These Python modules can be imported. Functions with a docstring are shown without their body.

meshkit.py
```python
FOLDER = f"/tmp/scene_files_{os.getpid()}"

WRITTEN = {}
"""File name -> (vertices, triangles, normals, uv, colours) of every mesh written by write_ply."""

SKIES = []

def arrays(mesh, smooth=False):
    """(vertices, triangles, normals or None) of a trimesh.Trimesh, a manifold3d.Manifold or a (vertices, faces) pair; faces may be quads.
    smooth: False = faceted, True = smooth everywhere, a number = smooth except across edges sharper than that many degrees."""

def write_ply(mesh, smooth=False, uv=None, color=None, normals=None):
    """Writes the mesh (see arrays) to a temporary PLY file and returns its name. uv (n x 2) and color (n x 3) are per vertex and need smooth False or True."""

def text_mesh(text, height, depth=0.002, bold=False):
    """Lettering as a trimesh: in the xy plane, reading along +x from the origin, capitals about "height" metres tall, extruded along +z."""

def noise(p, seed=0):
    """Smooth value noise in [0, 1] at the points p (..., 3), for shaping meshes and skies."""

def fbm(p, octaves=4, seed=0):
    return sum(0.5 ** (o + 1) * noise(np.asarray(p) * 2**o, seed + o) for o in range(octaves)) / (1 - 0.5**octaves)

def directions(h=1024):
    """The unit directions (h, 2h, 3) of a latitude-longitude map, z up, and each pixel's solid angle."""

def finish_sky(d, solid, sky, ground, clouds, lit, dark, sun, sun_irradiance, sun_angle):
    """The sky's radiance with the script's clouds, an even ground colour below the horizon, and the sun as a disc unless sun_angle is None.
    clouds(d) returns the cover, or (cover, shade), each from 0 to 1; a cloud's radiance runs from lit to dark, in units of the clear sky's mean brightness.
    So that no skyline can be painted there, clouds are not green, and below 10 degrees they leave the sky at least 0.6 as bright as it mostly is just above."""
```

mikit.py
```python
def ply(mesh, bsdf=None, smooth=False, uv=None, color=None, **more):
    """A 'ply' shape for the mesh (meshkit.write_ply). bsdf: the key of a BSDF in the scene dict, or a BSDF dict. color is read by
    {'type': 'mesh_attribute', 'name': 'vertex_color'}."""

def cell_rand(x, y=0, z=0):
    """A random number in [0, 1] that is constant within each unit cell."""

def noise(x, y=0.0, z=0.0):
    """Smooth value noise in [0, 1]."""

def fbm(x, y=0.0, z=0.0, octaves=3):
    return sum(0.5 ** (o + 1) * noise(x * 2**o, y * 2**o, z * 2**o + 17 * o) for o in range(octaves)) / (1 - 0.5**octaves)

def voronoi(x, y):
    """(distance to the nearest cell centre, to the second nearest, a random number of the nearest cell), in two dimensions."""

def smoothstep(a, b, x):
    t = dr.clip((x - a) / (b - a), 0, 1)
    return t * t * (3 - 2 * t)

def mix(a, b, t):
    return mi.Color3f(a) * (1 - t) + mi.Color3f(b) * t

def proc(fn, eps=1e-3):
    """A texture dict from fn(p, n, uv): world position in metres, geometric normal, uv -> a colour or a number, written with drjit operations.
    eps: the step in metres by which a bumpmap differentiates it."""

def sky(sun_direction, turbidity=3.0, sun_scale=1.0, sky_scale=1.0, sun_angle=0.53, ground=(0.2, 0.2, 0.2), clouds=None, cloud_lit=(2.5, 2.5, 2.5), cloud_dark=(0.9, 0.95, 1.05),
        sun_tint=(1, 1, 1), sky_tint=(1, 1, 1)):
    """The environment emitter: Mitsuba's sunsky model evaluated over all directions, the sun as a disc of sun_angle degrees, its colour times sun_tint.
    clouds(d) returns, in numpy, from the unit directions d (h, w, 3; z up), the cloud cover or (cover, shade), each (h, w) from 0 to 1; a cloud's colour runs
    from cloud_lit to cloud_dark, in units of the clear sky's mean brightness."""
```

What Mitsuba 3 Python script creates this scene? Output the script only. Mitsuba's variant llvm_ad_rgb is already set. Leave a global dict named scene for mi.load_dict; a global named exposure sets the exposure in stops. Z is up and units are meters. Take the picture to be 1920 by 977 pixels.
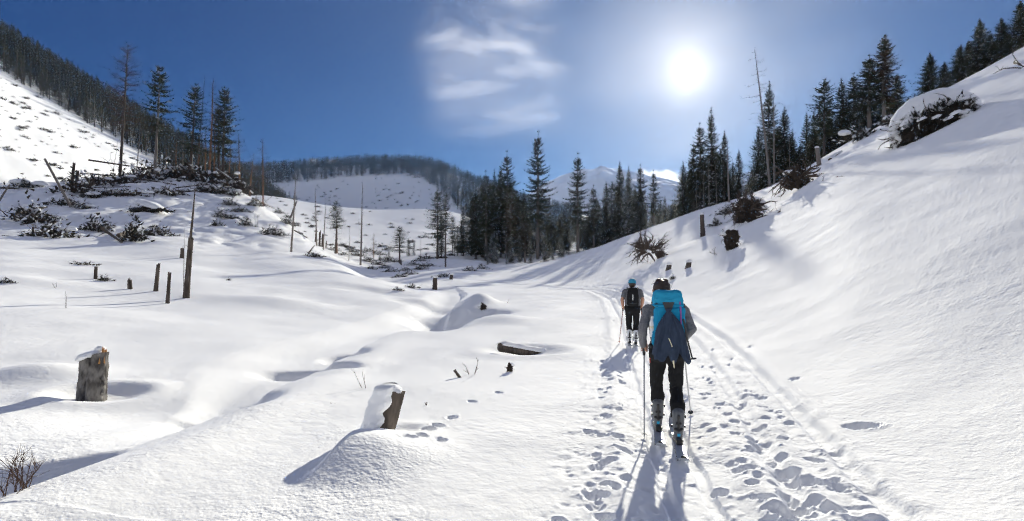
import math, random
import numpy as np, trimesh, mitsuba as mi, drjit as dr, mikit, meshkit
import manifold3d as m3
from scipy.interpolate import PchipInterpolator, RegularGridInterpolator
from scipy.ndimage import gaussian_filter
from mikit import noise as tnoise, fbm as tfbm, smoothstep, mix, cell_rand

T = mi.ScalarTransform4f
scene, labels = {'type': 'scene'}, {}
random.seed(7)
RNG = np.random.default_rng(7)

# ---------------------------------------------------------------- camera, sky, exposure
EYE = 1.64                     # metres above the trail
FOC = 1200.0                   # focal length in units of a 1920 wide frame
HOR = 525.0                    # row of the level line in a 977 high frame
scene['camera'] = {'type': 'perspective', 'fov': math.degrees(2 * math.atan(960 / FOC)), 'fov_axis': 'x',
                   'to_world': T().look_at(origin=[0, 0, EYE], target=[0, 10, EYE], up=[0, 0, 1]),
                   'principal_point_offset_y': -(HOR - 488.5) / 977.0, 'near_clip': 0.05, 'far_clip': 20000.0}
SUN = np.array([330.0, FOC, HOR - 135.0]); SUN /= np.linalg.norm(SUN)
exposure = 3.08


def ss(a, b, x):
    t = np.clip((x - a) / (b - a), 0, 1); return t * t * (3 - 2 * t)


def direction(px, py):
    d = np.array([px - 960.0, FOC, HOR - py]); return d / np.linalg.norm(d)


def cloud_cover(d):
    """thin cirrus left of the sun, low cumulus behind the far peak, a thin bright ice haze round the sun"""
    y = np.maximum(d[..., 1], 1e-3)
    u, v = d[..., 0] / y, d[..., 2] / y                      # gnomonic towards north
    front = (d[..., 1] > 0.05)
    cosang = np.clip(d @ SUN, -1, 1); ang = np.degrees(np.arccos(cosang))
    veil = 0.70 + 0.6 * meshkit.fbm(np.stack([u * 7 + v * 3, v * 15 - u * 4, 0 * u + 2], -1), 4, 61)
    halo = 0.72 * np.exp(-(ang / 1.5) ** 1.0) * (.8 + .2 * veil) + 0.235 * np.exp(-ang / 9.5) * veil + 0.16 * np.exp(-(ang / 7.0) ** 1.6) * veil + 0.02 * np.exp(-ang / 26.0)
    # cirrus: stretched, warped noise
    p = np.stack([u * 9 + 0.9 * v * 9, v * 17 - 3 * u, 0 * u], -1)
    w = meshkit.fbm(p * 0.5 + 11, 3, 3)[..., None] - 0.5
    q = meshkit.fbm(p * np.array([1.3, 2.4, 1]) + 3.4 * w, 6, 21)
    q2 = meshkit.fbm(p * np.array([.45, .7, 1]) + 1.5 * w, 4, 9)
    uc, vc = -0.035 + 0.10 * (0.36 - v), 0.375
    blob = np.exp(-(np.abs((u - uc) / (0.100 + .05 * (q2 - .5))) ** 5.0) - np.abs((v - vc) / 0.140) ** 8)
    cir = blob * np.clip(0.10 + 0.30 * np.clip(q2 - 0.36, 0, 1) + 0.95 * np.clip(q - 0.45, 0, 1), 0, 0.5) * (0.55 + 0.75 * np.clip((q2 - .33) * 4, 0, 1)) * front
    # extra cirrus added in the unseen sky behind the camera, lifts shadow fill
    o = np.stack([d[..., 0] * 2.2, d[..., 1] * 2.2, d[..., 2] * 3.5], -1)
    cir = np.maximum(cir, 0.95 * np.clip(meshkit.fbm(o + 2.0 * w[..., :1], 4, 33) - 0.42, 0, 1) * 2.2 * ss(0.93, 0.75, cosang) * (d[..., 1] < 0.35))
    # small cumulus puffs
    def puff(px, py, rx, ry, k=1.0):
        r2 = ((u - (px - 960) / FOC) / (rx / FOC)) ** 2 + ((v - (HOR - py) / FOC) / (ry / FOC)) ** 2
        n = meshkit.fbm(np.stack([u * 70, v * 70, 0 * u + px], -1), 4, 5)
        return k * np.clip((1.25 - r2 + 1.6 * (n - 0.5)) * 1.6, 0, 1) * front
    cum = np.maximum.reduce([puff(1222, 338, 34, 20), puff(1252, 345, 30, 22), puff(1200, 350, 45, 14), puff(588, 304, 10, 7, .55), puff(624, 305, 14, 7, .6)])
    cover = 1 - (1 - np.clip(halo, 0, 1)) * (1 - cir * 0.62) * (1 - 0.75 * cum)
    return cover, np.clip(0.5 * cir, 0, 1) * 0


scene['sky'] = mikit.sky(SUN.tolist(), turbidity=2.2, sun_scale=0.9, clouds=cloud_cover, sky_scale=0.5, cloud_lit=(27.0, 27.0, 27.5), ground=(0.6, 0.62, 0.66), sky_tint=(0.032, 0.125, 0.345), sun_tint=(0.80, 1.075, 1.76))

# ---------------------------------------------------------------- materials
def pc(fn, eps=2e-3): return mikit.proc(fn, eps)


def snow_height(p, n, uv):
    a = tfbm(p.x * 9, p.y * 9, p.z * 9, 3)
    b = tfbm(p.x * 42 + 5, p.y * 34, p.z * 38, 2)
    return (a * 0.62 + b * 0.38) * (0.6 + 0.75 * smoothstep(.3, .7, tfbm(p.x * .8 + 3, p.y * .6, p.z * .8, 2)))


def snow_col(p, n, uv):
    t = tfbm(p.x * 0.7, p.y * 0.7, p.z * 0.7, 2)
    return mix((0.87, 0.88, 0.895), (0.92, 0.925, 0.935), t)


def P(col, rough=0.8, spec=0.3, **k):
    c = col if isinstance(col, dict) else {'type': 'rgb', 'value': list(col)}
    return {'type': 'twosided', 'b': {'type': 'principled', 'base_color': c, 'roughness': rough, 'specular': spec, **k}}


scene['m_snow'] = {'type': 'twosided', 'b': {'type': 'bumpmap', 'arbitrary': pc(snow_height, 4e-3), 'scale': 0.017,
                   'bsdf': {'type': 'principled', 'base_color': pc(snow_col), 'roughness': 0.85, 'specular': 0.12}}}
scene['m_snow_far'] = P((0.88, 0.89, 0.905), 0.8, 0.2)


def bark_col(p, n, uv):
    t = tfbm(p.x * 14, p.y * 14, p.z * 3.0, 3)
    return mix((0.035, 0.028, 0.024), (0.20, 0.165, 0.14), t * t * 1.3)


def bark_h(p, n, uv):
    return tfbm(p.x * 28, p.y * 28, p.z * 6.0, 3)


scene['m_bark'] = {'type': 'twosided', 'b': {'type': 'bumpmap', 'arbitrary': pc(bark_h, 3e-3), 'scale': 0.03,
                   'bsdf': {'type': 'principled', 'base_color': pc(bark_col), 'roughness': 0.9, 'specular': 0.2}}}
scene['m_trunk'] = P((0.10, 0.082, 0.07), 0.9, 0.2)
scene['m_trunk_grey'] = P((0.20, 0.175, 0.155), 0.9, 0.2)
scene['m_trunk_rust'] = P((0.24, 0.13, 0.075), 0.9, 0.2)
scene['m_twig'] = P((0.095, 0.074, 0.060), 0.9, 0.2)
scene['m_twig_red'] = P((0.10, 0.062, 0.045), 0.9, 0.2)
scene['m_wood'] = P((0.40, 0.20, 0.075), 0.8, 0.2)
scene['m_needles'] = {'type': 'twosided', 'b': {'type': 'principled', 'base_color': {'type': 'mesh_attribute', 'name': 'vertex_color'}, 'roughness': 0.75, 'specular': 0.25}}

# ---------------------------------------------------------------- near terrain as a height function of world x, y
FLAT = [(0.7, 0), (1.5, 0), (3.0, 0)]       # level ground in front of the lens
COLS = {
 -700: [(4.35, 977), (9.3, 700), (14, 590), (20, 520), (30, 470), (45, 420), (65, 380), (90, 330), (120, 300), (200, 330), (420, 420)],
 -300: [(4.35, 977), (9.3, 722), (14, 620), (20, 545), (30, 490), (45, 450), (65, 410), (90, 360), (110, 335), (150, 345), (240, 400), (420, 450)],
 0:    [(4.35, 977), (9.3, 737), (14, 636), (20, 562), (26, 522), (40, 470), (60, 430), (80, 380), (95, 352), (125, 350), (180, 372), (260, 405), (420, 450)],
 120:  [(4.35, 977), (9.3, 737), (14, 642), (20, 572), (26, 536), (40, 482), (60, 440), (80, 385), (95, 350), (125, 348), (180, 372), (260, 405), (420, 450)],
 230:  [(4.35, 977), (9.3, 737), (14, 648), (20, 583), (26, 545), (40, 492), (60, 445), (82, 385), (98, 342), (120, 336), (170, 358), (260, 392), (420, 440)],
 350:  [(4.35, 977), (9.3, 737), (14, 652), (20, 592), (26, 552), (40, 503), (60, 452), (85, 390), (104, 340), (118, 334), (160, 352), (240, 378), (420, 420)],
 430:  [(4.35, 977), (9.3, 737), (14, 655), (20, 598), (26, 560), (40, 515), (60, 466), (85, 400), (103, 358), (114, 350), (150, 372), (230, 380), (320, 372), (420, 400)],
 500:  [(4.35, 977), (9.3, 738), (14, 660), (20, 604), (26, 568), (40, 520), (60, 468), (80, 425), (100, 386), (113, 391), (150, 402), (220, 385), (300, 366), (340, 370), (420, 400)],
 545:  [(4.35, 977), (9.3, 739), (14, 663), (20, 608), (26, 574), (40, 520), (60, 474), (75, 450), (88, 430), (100, 440), (118, 446), (150, 428), (220, 398), (300, 374), (340, 377), (420, 405)],
 590:  [(4.35, 977), (9.3, 739), (14, 664), (20, 611), (28, 572), (40, 522), (60, 482), (76, 460), (88, 468), (110, 463), (150, 442), (220, 408), (300, 382), (340, 385), (420, 410)],
 640:  [(4.35, 977), (9.3, 739), (14, 665), (20, 614), (28, 576), (38, 531), (50, 507), (62, 488), (75, 498), (90, 492), (110, 480), (150, 455), (220, 418), (300, 388), (340, 391), (420, 415)],
 710:  [(4.35, 977), (9.3, 739), (14, 665), (20, 617), (28, 580), (36, 551), (46, 526), (56, 533), (80, 513), (110, 493), (150, 465), (220, 428), (300, 394), (340, 397), (420, 418)],
 800:  [(4.35, 977), (9.3, 738), (14, 664), (20, 618), (28, 588), (36, 562), (45, 545), (60, 525), (80, 505), (100, 491), (130, 478), (180, 455), (240, 424), (300, 392), (340, 394), (420, 418)],
 870:  [(4.35, 977), (9.3, 737), (14, 663), (20, 616), (28, 585), (36, 560), (45, 545), (60, 526), (80, 508), (100, 493), (130, 480), (180, 462), (240, 435), (300, 402), (340, 404), (420, 425)],
 960:  [(4.35, 977), (9.3, 737), (14, 663), (20, 616), (28, 582), (36, 560), (45, 545), (60, 526), (80, 510), (100, 497), (130, 484), (180, 470), (240, 455), (300, 440), (420, 440)],
 1040: [(4.35, 977), (9.3, 737), (14, 663), (20, 616), (28, 580), (36, 560), (45, 545), (60, 520), (80, 498), (100, 486), (130, 478), (180, 470), (240, 458), (300, 445), (420, 445)],
 1110: [(4.35, 977), (9.3, 737), (14, 664), (20, 618), (28, 582), (36, 559), (45, 540), (60, 508), (80, 480), (95, 468), (130, 472), (180, 468), (240, 458), (300, 448), (420, 445)],
 1200: [(4.35, 977), (9.3, 737), (14, 664), (20, 614), (26, 577), (34, 540), (45, 500), (60, 466), (80, 443), (95, 434), (125, 440), (180, 444), (300, 440), (420, 440)],
 1300: [(4.35, 977), (9.3, 737), (14, 660), (18, 617), (24, 566), (32, 512), (45, 458), (60, 425), (76, 406), (88, 400), (115, 410), (180, 424), (300, 425), (420, 430)],
 1400: [(4.35, 977), (9.3, 735), (14, 640), (18, 583), (24, 519), (32, 464), (45, 416), (60, 388), (74, 374), (86, 370), (110, 380), (180, 400), (300, 410), (420, 420)],
 1500: [(4.35, 976), (7, 805), (9.3, 722), (13, 622), (17, 552), (23, 475), (32, 410), (45, 362), (60, 336), (72, 326), (84, 324), (110, 336), (180, 370), (300, 390), (420, 410)],
 1600: [(4.35, 972), (7, 785), (9.3, 685), (13, 565), (17, 486), (23, 412), (32, 350), (45, 303), (58, 278), (70, 268), (80, 267), (110, 285), (180, 330), (300, 370), (420, 400)],
 1700: [(4.35, 962), (7, 757), (9.3, 642), (13, 515), (17, 436), (23, 363), (32, 302), (45, 250), (58, 224), (68, 214), (78, 214), (105, 232), (180, 290), (300, 345), (420, 390)],
 1800: [(4.35, 945), (7, 725), (9.3, 600), (13, 468), (17, 388), (23, 312), (32, 249), (45, 195), (58, 166), (67, 155), (76, 154), (105, 176), (180, 245), (300, 320), (420, 380)],
 1920: [(4.35, 915), (7, 684), (9.3, 552), (13, 413), (17, 332), (23, 254), (32, 190), (45, 132), (56, 103), (65, 92), (74, 91), (105, 115), (180, 200), (300, 290), (420, 370)],
 2200: [(4.35, 830), (7, 580), (9.3, 430), (13, 290), (17, 205), (23, 122), (32, 52), (45, -10), (56, -42), (65, -52), (74, -50), (105, -10), (180, 110), (300, 230), (420, 340)],
 2800: [(4.35, 690), (7, 420), (9.3, 250), (13, 70), (17, -30), (23, -130), (32, -220), (45, -290), (56, -320), (65, -330), (74, -320), (105, -250), (180, -60), (300, 120), (420, 280)],
}
LY = np.linspace(math.log(0.7), math.log(420), 260)
AG = np.linspace(-1.6, 1.7, 420)


def build_table():
    xs, rows = [], []
    for px, prof in sorted(COLS.items()):
        pts = [(y, 0.0 - EYE / y + max(0, (px - 1500) / 1300) * 0.03 * y) for y in (0.7, 1.5, 3.0)] + [(y, (HOR - r) / FOC) for y, r in prof]
        v = np.log([p[0] for p in pts])
        # interpolate the height itself; its own scale grows with distance, so use asinh
        z = np.array([EYE + s * y for (y, s) in pts])
        rows.append(np.sinh(PchipInterpolator(v, np.arcsinh(z / 2))(LY)) * 2)
        xs.append((px - 960) / FOC)
    rows = np.array(rows)
    tab = np.sinh(PchipInterpolator(xs, np.arcsinh(rows / 2), axis=0)(np.clip(AG, xs[0], xs[-1]))) * 2
    return gaussian_filter(tab, (2.5, 1.6))


TAB = RegularGridInterpolator((AG, LY), build_table(), bounds_error=False, fill_value=None)


def seg_dist(x, y, pts):
    """distance to a polyline, and the position along it"""
    best, along, acc = np.full(np.shape(x), 1e9), np.zeros(np.shape(x)), 0.0
    side = np.zeros(np.shape(x))
    for (x0, y0), (x1, y1) in zip(pts[:-1], pts[1:]):
        dx, dy = x1 - x0, y1 - y0; L = math.hypot(dx, dy)
        t = np.clip(((x - x0) * dx + (y - y0) * dy) / L ** 2, 0, 1)
        d = np.hypot(x - x0 - t * dx, y - y0 - t * dy)
        m = d < best
        best = np.where(m, d, best); along = np.where(m, acc + t * L, along)
        side = np.where(m, ((x - x0) * dy - (y - y0) * dx) / L, side)
        acc += L
    return best, along, side


def flat_xy(px, py):
    y = EYE * FOC / (py - HOR); return ((px - 960) / FOC * y, y)


def ss(a, b, x):
    t = np.clip((x - a) / (b - a), 0, 1); return t * t * (3 - 2 * t)


def fb(x, y, sc, oc=3, seed=0):
    return meshkit.fbm(np.stack([x * sc, y * sc, 0 * x + seed * 1.7], -1), oc, seed)


GULLY = [(-4.9, 3.2), (-4.05, 4.6), (-3.85, 6.0), (-3.75, 7.5), (-3.75, 9.3), (-3.8, 12), (-3.9, 15.0), (-3.7, 19), (-3.4, 24), (-3.0, 30), (-2.9, 38), (-4, 46)]


def shape_detail(x, y):
    """drifts, the buried stream bed and the hollows around the stumps (no footprints)"""
    z = np.zeros(np.shape(x))
    near = (y > 0.3) & (y < 60) & (np.abs(x) < 40)
    X, Y = np.where(near, x, 0), np.where(near, y, 50.0)
    # the buried stream: steep lip on the right bank, gentler on the left
    d, s, side = seg_dist(X, Y, GULLY)
    wob = 0.25 * (fb(X, Y, 0.55, 2, 4) - 0.5)
    e = side + wob                                       # >0 on the right bank (towards the trail)
    depth = np.interp(s, [0, 1.0, 2.0, 3.2, 4.0, 5.0, 6.2, 8, 11, 14, 18, 24, 29, 33, 37, 44], [0, 0, 0, 0, .06, .14, .16, .14, .16, .2, .22, .3, .5, .5, .25, .1])
    lw = np.interp(s, [0, 1.0, 4.3, 6.0, 9], [1.6, 1.4, .5, .9, 2.2])
    lo = np.interp(s, [0, 4.3, 6], [.6, .4, .3])
    prof = np.where(e > 0, 1 - ss(0.0, 0.26, e), 1 - ss(lw * lo, lw, -e))
    z -= 0.15 * np.exp(-(((X + 4.7) / 1.0) ** 2 + ((Y - 8.5) / 1.4) ** 2))
    # the open hollow of the stream at the lower left: its far wall faces the viewer
    dw = (X + 3.55) * -.57 + (Y - 6.35) * .82 + 0.10 * (fb(X, Y, 1.3, 2, 17) - .5)
    z -= 0.44 * np.where(e > 0, 1 - ss(0.0, 0.24, e), 1.0) * (1 - ss(-.62, 0.04, dw)) * ss(-9, -6, X)
    z -= depth * prof
    # a lip of wind packed snow along the right bank
    z += 0.10 * np.exp(-((e - 0.75) / 0.5) ** 2) * np.interp(s, [0, 2, 8, 14, 20], [1, 1, .8, .4, .2])
    for px, py, rx, ry, dp in [(582, 688, .75, .45, .42), (648, 660, .42, .55, .40), (352, 768, .35, .22, .07), (832, 598, 1.1, 2.0, .75), (828, 608, 1.15, 3.0, .45), (905, 598, 1.0, 1.3, .55), (790, 585, 1.6, 1.3, .2),
                               (700, 580, 2.2, 1.5, .25), (458, 752, .35, .55, .22), (268, 618, .9, .9, .0)]:
        cx, cy = flat_xy(px, py)
        r2 = ((X - cx) / rx) ** 2 + ((Y - cy) / ry) ** 2
        r2 = r2 * (0.75 + 0.5 * fb(X, Y, 1.1, 2, 8))
        z -= dp * np.exp(-r2 ** 1.6)
    # the drift tail in front of the snow-plastered stump: sharp crest, face towards the camera
    c0, c1 = np.array(flat_xy(522, 916)), np.array(flat_xy(770, 783))
    t = ((X - c0[0]) * (c1[0] - c0[0]) + (Y - c0[1]) * (c1[1] - c0[1])) / ((c1 - c0) ** 2).sum()
    L = np.hypot(*(c1 - c0)); n = np.array([c1[1] - c0[1], -(c1[0] - c0[0])]) / L
    o = (X - c0[0]) * n[0] + (Y - c0[1]) * n[1]
    o = o - 0.20 + 0.10 * np.sin(t * 3.0)
    hgt = 0.23 * ss(-0.02, 0.40, t) * (1 - ss(0.38, 0.85, t))
    z += hgt * np.where(o < 0, 1 - ss(0.0, 0.17, -o), 1 - ss(-.1, 1.15, o))
    # mounds right of the big hole (shaded faces)
    for px, py, rx, ry, hh in [(900, 588, .8, 1.4, .55), (945, 612, 1.2, 1.3, .25), (70, 712, .9, .8, .22), (60, 600, 3, 1.6, .2), (520, 600, 2.2, 1.6, .25), (620, 560, 3.5, 2.5, .4)]:
        cx, cy = flat_xy(px, py)
        z += hh * np.exp(-(((X - cx) / rx) ** 2 + ((Y - cy) / ry) ** 2))
    # wells melted round stumps and behind the log
    for px, py, r, dp in [(172, 735, .52, .09), (724, 806, .25, .03), (350, 556, .8, .15), (978, 660, .8, .1)]:
        cx, cy = flat_xy(px, py)
        q = np.hypot(X - cx - .12, Y - cy)
        z -= dp * np.exp(-(q / r) ** 4); z += dp * .5 * np.exp(-((q - 1.5 * r) / (.5 * r)) ** 2)
    # broad undulation
    z += 0.16 * (fb(X, Y, 0.16, 2, 1) - 0.5) * ss(5, 12, Y) + 0.07 * (fb(X, Y, 0.6, 2, 2) - 0.5)
    z += (0.42 * (meshkit.fbm(np.stack([X * .07 + Y * .03, Y * .13, 0 * X + 2], -1), 3, 14) - .5)) * ss(13, 24, Y) * ss(0, 4, -X - .04 * Y)
    z = np.where(near, z * np.clip((60 - y) / 15, 0, 1), 0.0)
    lump = meshkit.fbm(np.stack([x * .30, y * .22, 0 * x + 7], -1), 3, 15)
    z = z + 1.5 * np.abs(lump - .5) * ss(45, 70, y) * (1 - ss(105, 125, y)) * ss(18, 30, -x)
    far = ss(20, 60, y)
    z = z + far * (1.5 * (fb(x, y, 0.035, 3, 12) - 0.5) + 0.45 * (fb(x, y, 0.16, 2, 13) - 0.5)) * (1 - ss(250, 400, y))
    # long wind scours on the slope
    r = ss(3, 9, x - 2.2 - 0.15 * y) * (y < 110)
    z = z + r * 0.30 * (meshkit.fbm(np.stack([(x * 0.9 - y * 0.25) * .16, (y + x * .4) * 0.09, 0 * x + 3], -1), 3, 31) - 0.5)
    return z


def H(x, y):
    x, y = np.asarray(x, float), np.asarray(y, float)
    yy = np.maximum(y, 0.72)
    z = TAB(np.stack([np.clip(x / yy, -1.6, 1.7), np.log(np.minimum(yy, 419))], -1))
    return z + shape_detail(x, y)


def hit(px, py, y0=3.0, y1=400.0, n=5000):
    """where the line of sight through a pixel of the photograph first meets the ground"""
    ys = np.exp(np.linspace(math.log(y0), math.log(y1), n)); xs = (px - 960) / FOC * ys
    gap = EYE + (HOR - py) / FOC * ys - H(xs, ys)
    i = np.nonzero(gap <= 0)[0]
    k = i[0] if len(i) else int(np.argmin(gap))
    return np.array([xs[k], ys[k], float(H(xs[k], ys[k]))])


def put(px, y):
    x = (px - 960) / FOC * y
    return np.array([x, y, float(H(x, y))])


# ------------------------------------------------ tracks, footprints and grain pressed into the snow
def tracks(x, y):
    z = np.zeros_like(x)
    m = (y < 75) & (y > 1) & (np.abs(x) < 16)
    X, Y = x[m], y[m]
    o = np.zeros_like(X)
    trail = [(0.75, 1.0), (1.3, 4.35), (1.62, 6.6), (2.97, 15.7), (4.2, 24), (5.2, 33), (5.2, 42), (2.5, 52), (-2, 62), (-8, 72)]
    d, s, side = seg_dist(X, Y, trail)
    side = side + .015 * np.sin(s * 5)
    fade = 1.0
    bed = np.exp(-(side / 0.42) ** 4)
    o -= 0.045 * bed
    for off in (-0.17, 0.15):
        o -= 0.042 * np.exp(-((side - off) / 0.055) ** 6)
    o += 0.03 * np.exp(-((np.abs(side) - 0.52) / 0.12) ** 2)
    # older skin tracks further right, two rough ruts
    old = [flat_xy(1760, 1050), flat_xy(1690, 977), flat_xy(1600, 885), flat_xy(1510, 790), flat_xy(1430, 712), flat_xy(1360, 655), flat_xy(1300, 622), (6.2, 26), (6.6, 33), (6.4, 42), (4, 52), (-1, 62)]
    d2, s2, side2 = seg_dist(X, Y, old)
    wig = 0.07 * (fb(X, Y, 2.2, 2, 41) - .5)
    for off, dp in ((-0.02, .05), (-0.62, .035)):
        q = side2 - off + wig
        rag = 0.55 + 0.9 * fb(X, Y, 4.0, 2, 44)
        o -= dp * rag * np.exp(-(q / 0.085) ** 4)
        o += 0.026 * rag * np.exp(-((q - 0.17) / 0.09) ** 2) + 0.018 * rag * np.exp(-((q + 0.17) / 0.08) ** 2)
    # trampled strip between them: lumpy crumbs
    band = ss(-1.25, -0.95, side) * (1 - ss(-0.1, 0.25, side2)) * (Y < 60)
    band = np.clip(band, 0, 1)
    o += band * (0.03 * (fb(X, Y, 3.1, 3, 51) - 0.5) - 0.03 * np.clip(fb(X, Y, 6.5, 2, 53) - 0.60, 0, 1) * 4 * fb(X, Y, 19, 2, 54) + 0.035 * np.clip(fb(X, Y, 8.0, 2, 52) - 0.56, 0, 1) * 2)
    # footprints: oval pits with a pushed-up rim
    r = np.random.default_rng(5)
    prints = []
    for k in range(420):
        yy = 3.4 + 40 * r.random() ** 2.2
        lane = r.random()
        tx = np.interp(yy, [p[1] for p in trail[:8]], [p[0] for p in trail[:8]])
        ox = np.interp(yy, [p[1] for p in old[:10]], [p[0] for p in old[:10]])
        if lane < 0.40: xx = tx - 0.62 + r.normal() * 0.15
        else: xx = tx + 0.4 + (ox - tx - .55) * r.random()
        prints.append((xx, yy, 0.035 + 0.03 * r.random(), 0.045 + 0.05 * r.random(), 0.015 + 0.045 * r.random(), r.normal() * .5))
    for px, py, a, b, dp, an in [(1612, 800, .2, .33, .2, .5), (1490, 711, .15, .2, .14, .3), (1408, 651, .16, .22, .13, 0), (1510, 905, .25, .3, .14, 0), (1480, 885, .2, .3, .15, .4), (1470, 965, .24, .28, .16, 0), (1335, 688, .13, .18, .15, 0),
                                 (1560, 960, .2, .3, .16, .3), (1375, 762, .12, .16, .13, 0), (1430, 803, .12, .16, .13, 0), (1350, 915, .14, .18, .14, 0), (1160, 822, .16, .2, .12, 0), (1205, 838, .12, .16, .1, 0),
                                 (768, 838, .07, .09, .09, 0), (790, 826, .07, .09, .09, .4), (803, 806, .07, .1, .09, .4), (826, 832, .06, .08, .08, 0), (848, 782, .06, .08, .07, 0), (820, 797, .06, .1, .07, .6), (885, 752, .05, .09, .05, .7), (935, 735, .05, .09, .05, .7)]:
        fx, fy = flat_xy(px, py)
        if px > 1400:
            g = hit(px, py); fx, fy = g[0], g[1]
        prints.append((fx, fy, a * (.5 if px > 1580 else .38), b * (.5 if px > 1580 else .38), dp * .5, an) if px > 1000 else (fx, fy, a, b, dp, an))
    for fx, fy, a, b, dp, an in prints:
        dp *= 0.85
        k = np.nonzero((np.abs(X - fx) < 3 * b) & (np.abs(Y - fy) < 3 * b))[0]
        if not len(k): continue
        c, s_ = math.cos(an), math.sin(an)
        u, v = (X[k] - fx) * c + (Y[k] - fy) * s_, -(X[k] - fx) * s_ + (Y[k] - fy) * c
        q = np.sqrt((u / a) ** 2 + (v / b) ** 2) * (0.65 + 0.7 * fb(X[k], Y[k], 13, 3, 61))
        o[k] += -dp * np.exp(-q ** 3) + dp * 0.18 * np.exp(-((q - 1.35) / 0.3) ** 2) * (.3 + 1.4 * fb(X[k], Y[k], 22, 2, 62))
    z[m] = o
    # wind-crust grain, stronger on the open slope
    g = np.zeros_like(x)
    mm = (y < 40)
    X, Y = x[mm], y[mm]
    slope = ss(0.2, 4, X - 2.6 - 0.16 * Y)
    grain = meshkit.fbm(np.stack([X * 7.5, Y * 4.5, 0 * X + 9], -1), 3, 71) - .5
    big = meshkit.fbm(np.stack([X * 1.9 + .6 * Y, Y * 1.3 - .4 * X, 0 * X], -1), 3, 72) - .5
    g[mm] = (0.006 + 0.008 * slope) * grain + (0.004 + 0.016 * slope) * big
    return z + g * (1 - ss(25, 40, y))


def grid_faces(nr, nc):
    i = np.arange(nr * nc).reshape(nr, nc)
    a, b, c, d = i[:-1, :-1].ravel(), i[:-1, 1:].ravel(), i[1:, 1:].ravel(), i[1:, :-1].ravel()
    return np.vstack([np.stack([a, b, c], 1), np.stack([a, c, d], 1)])


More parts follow.
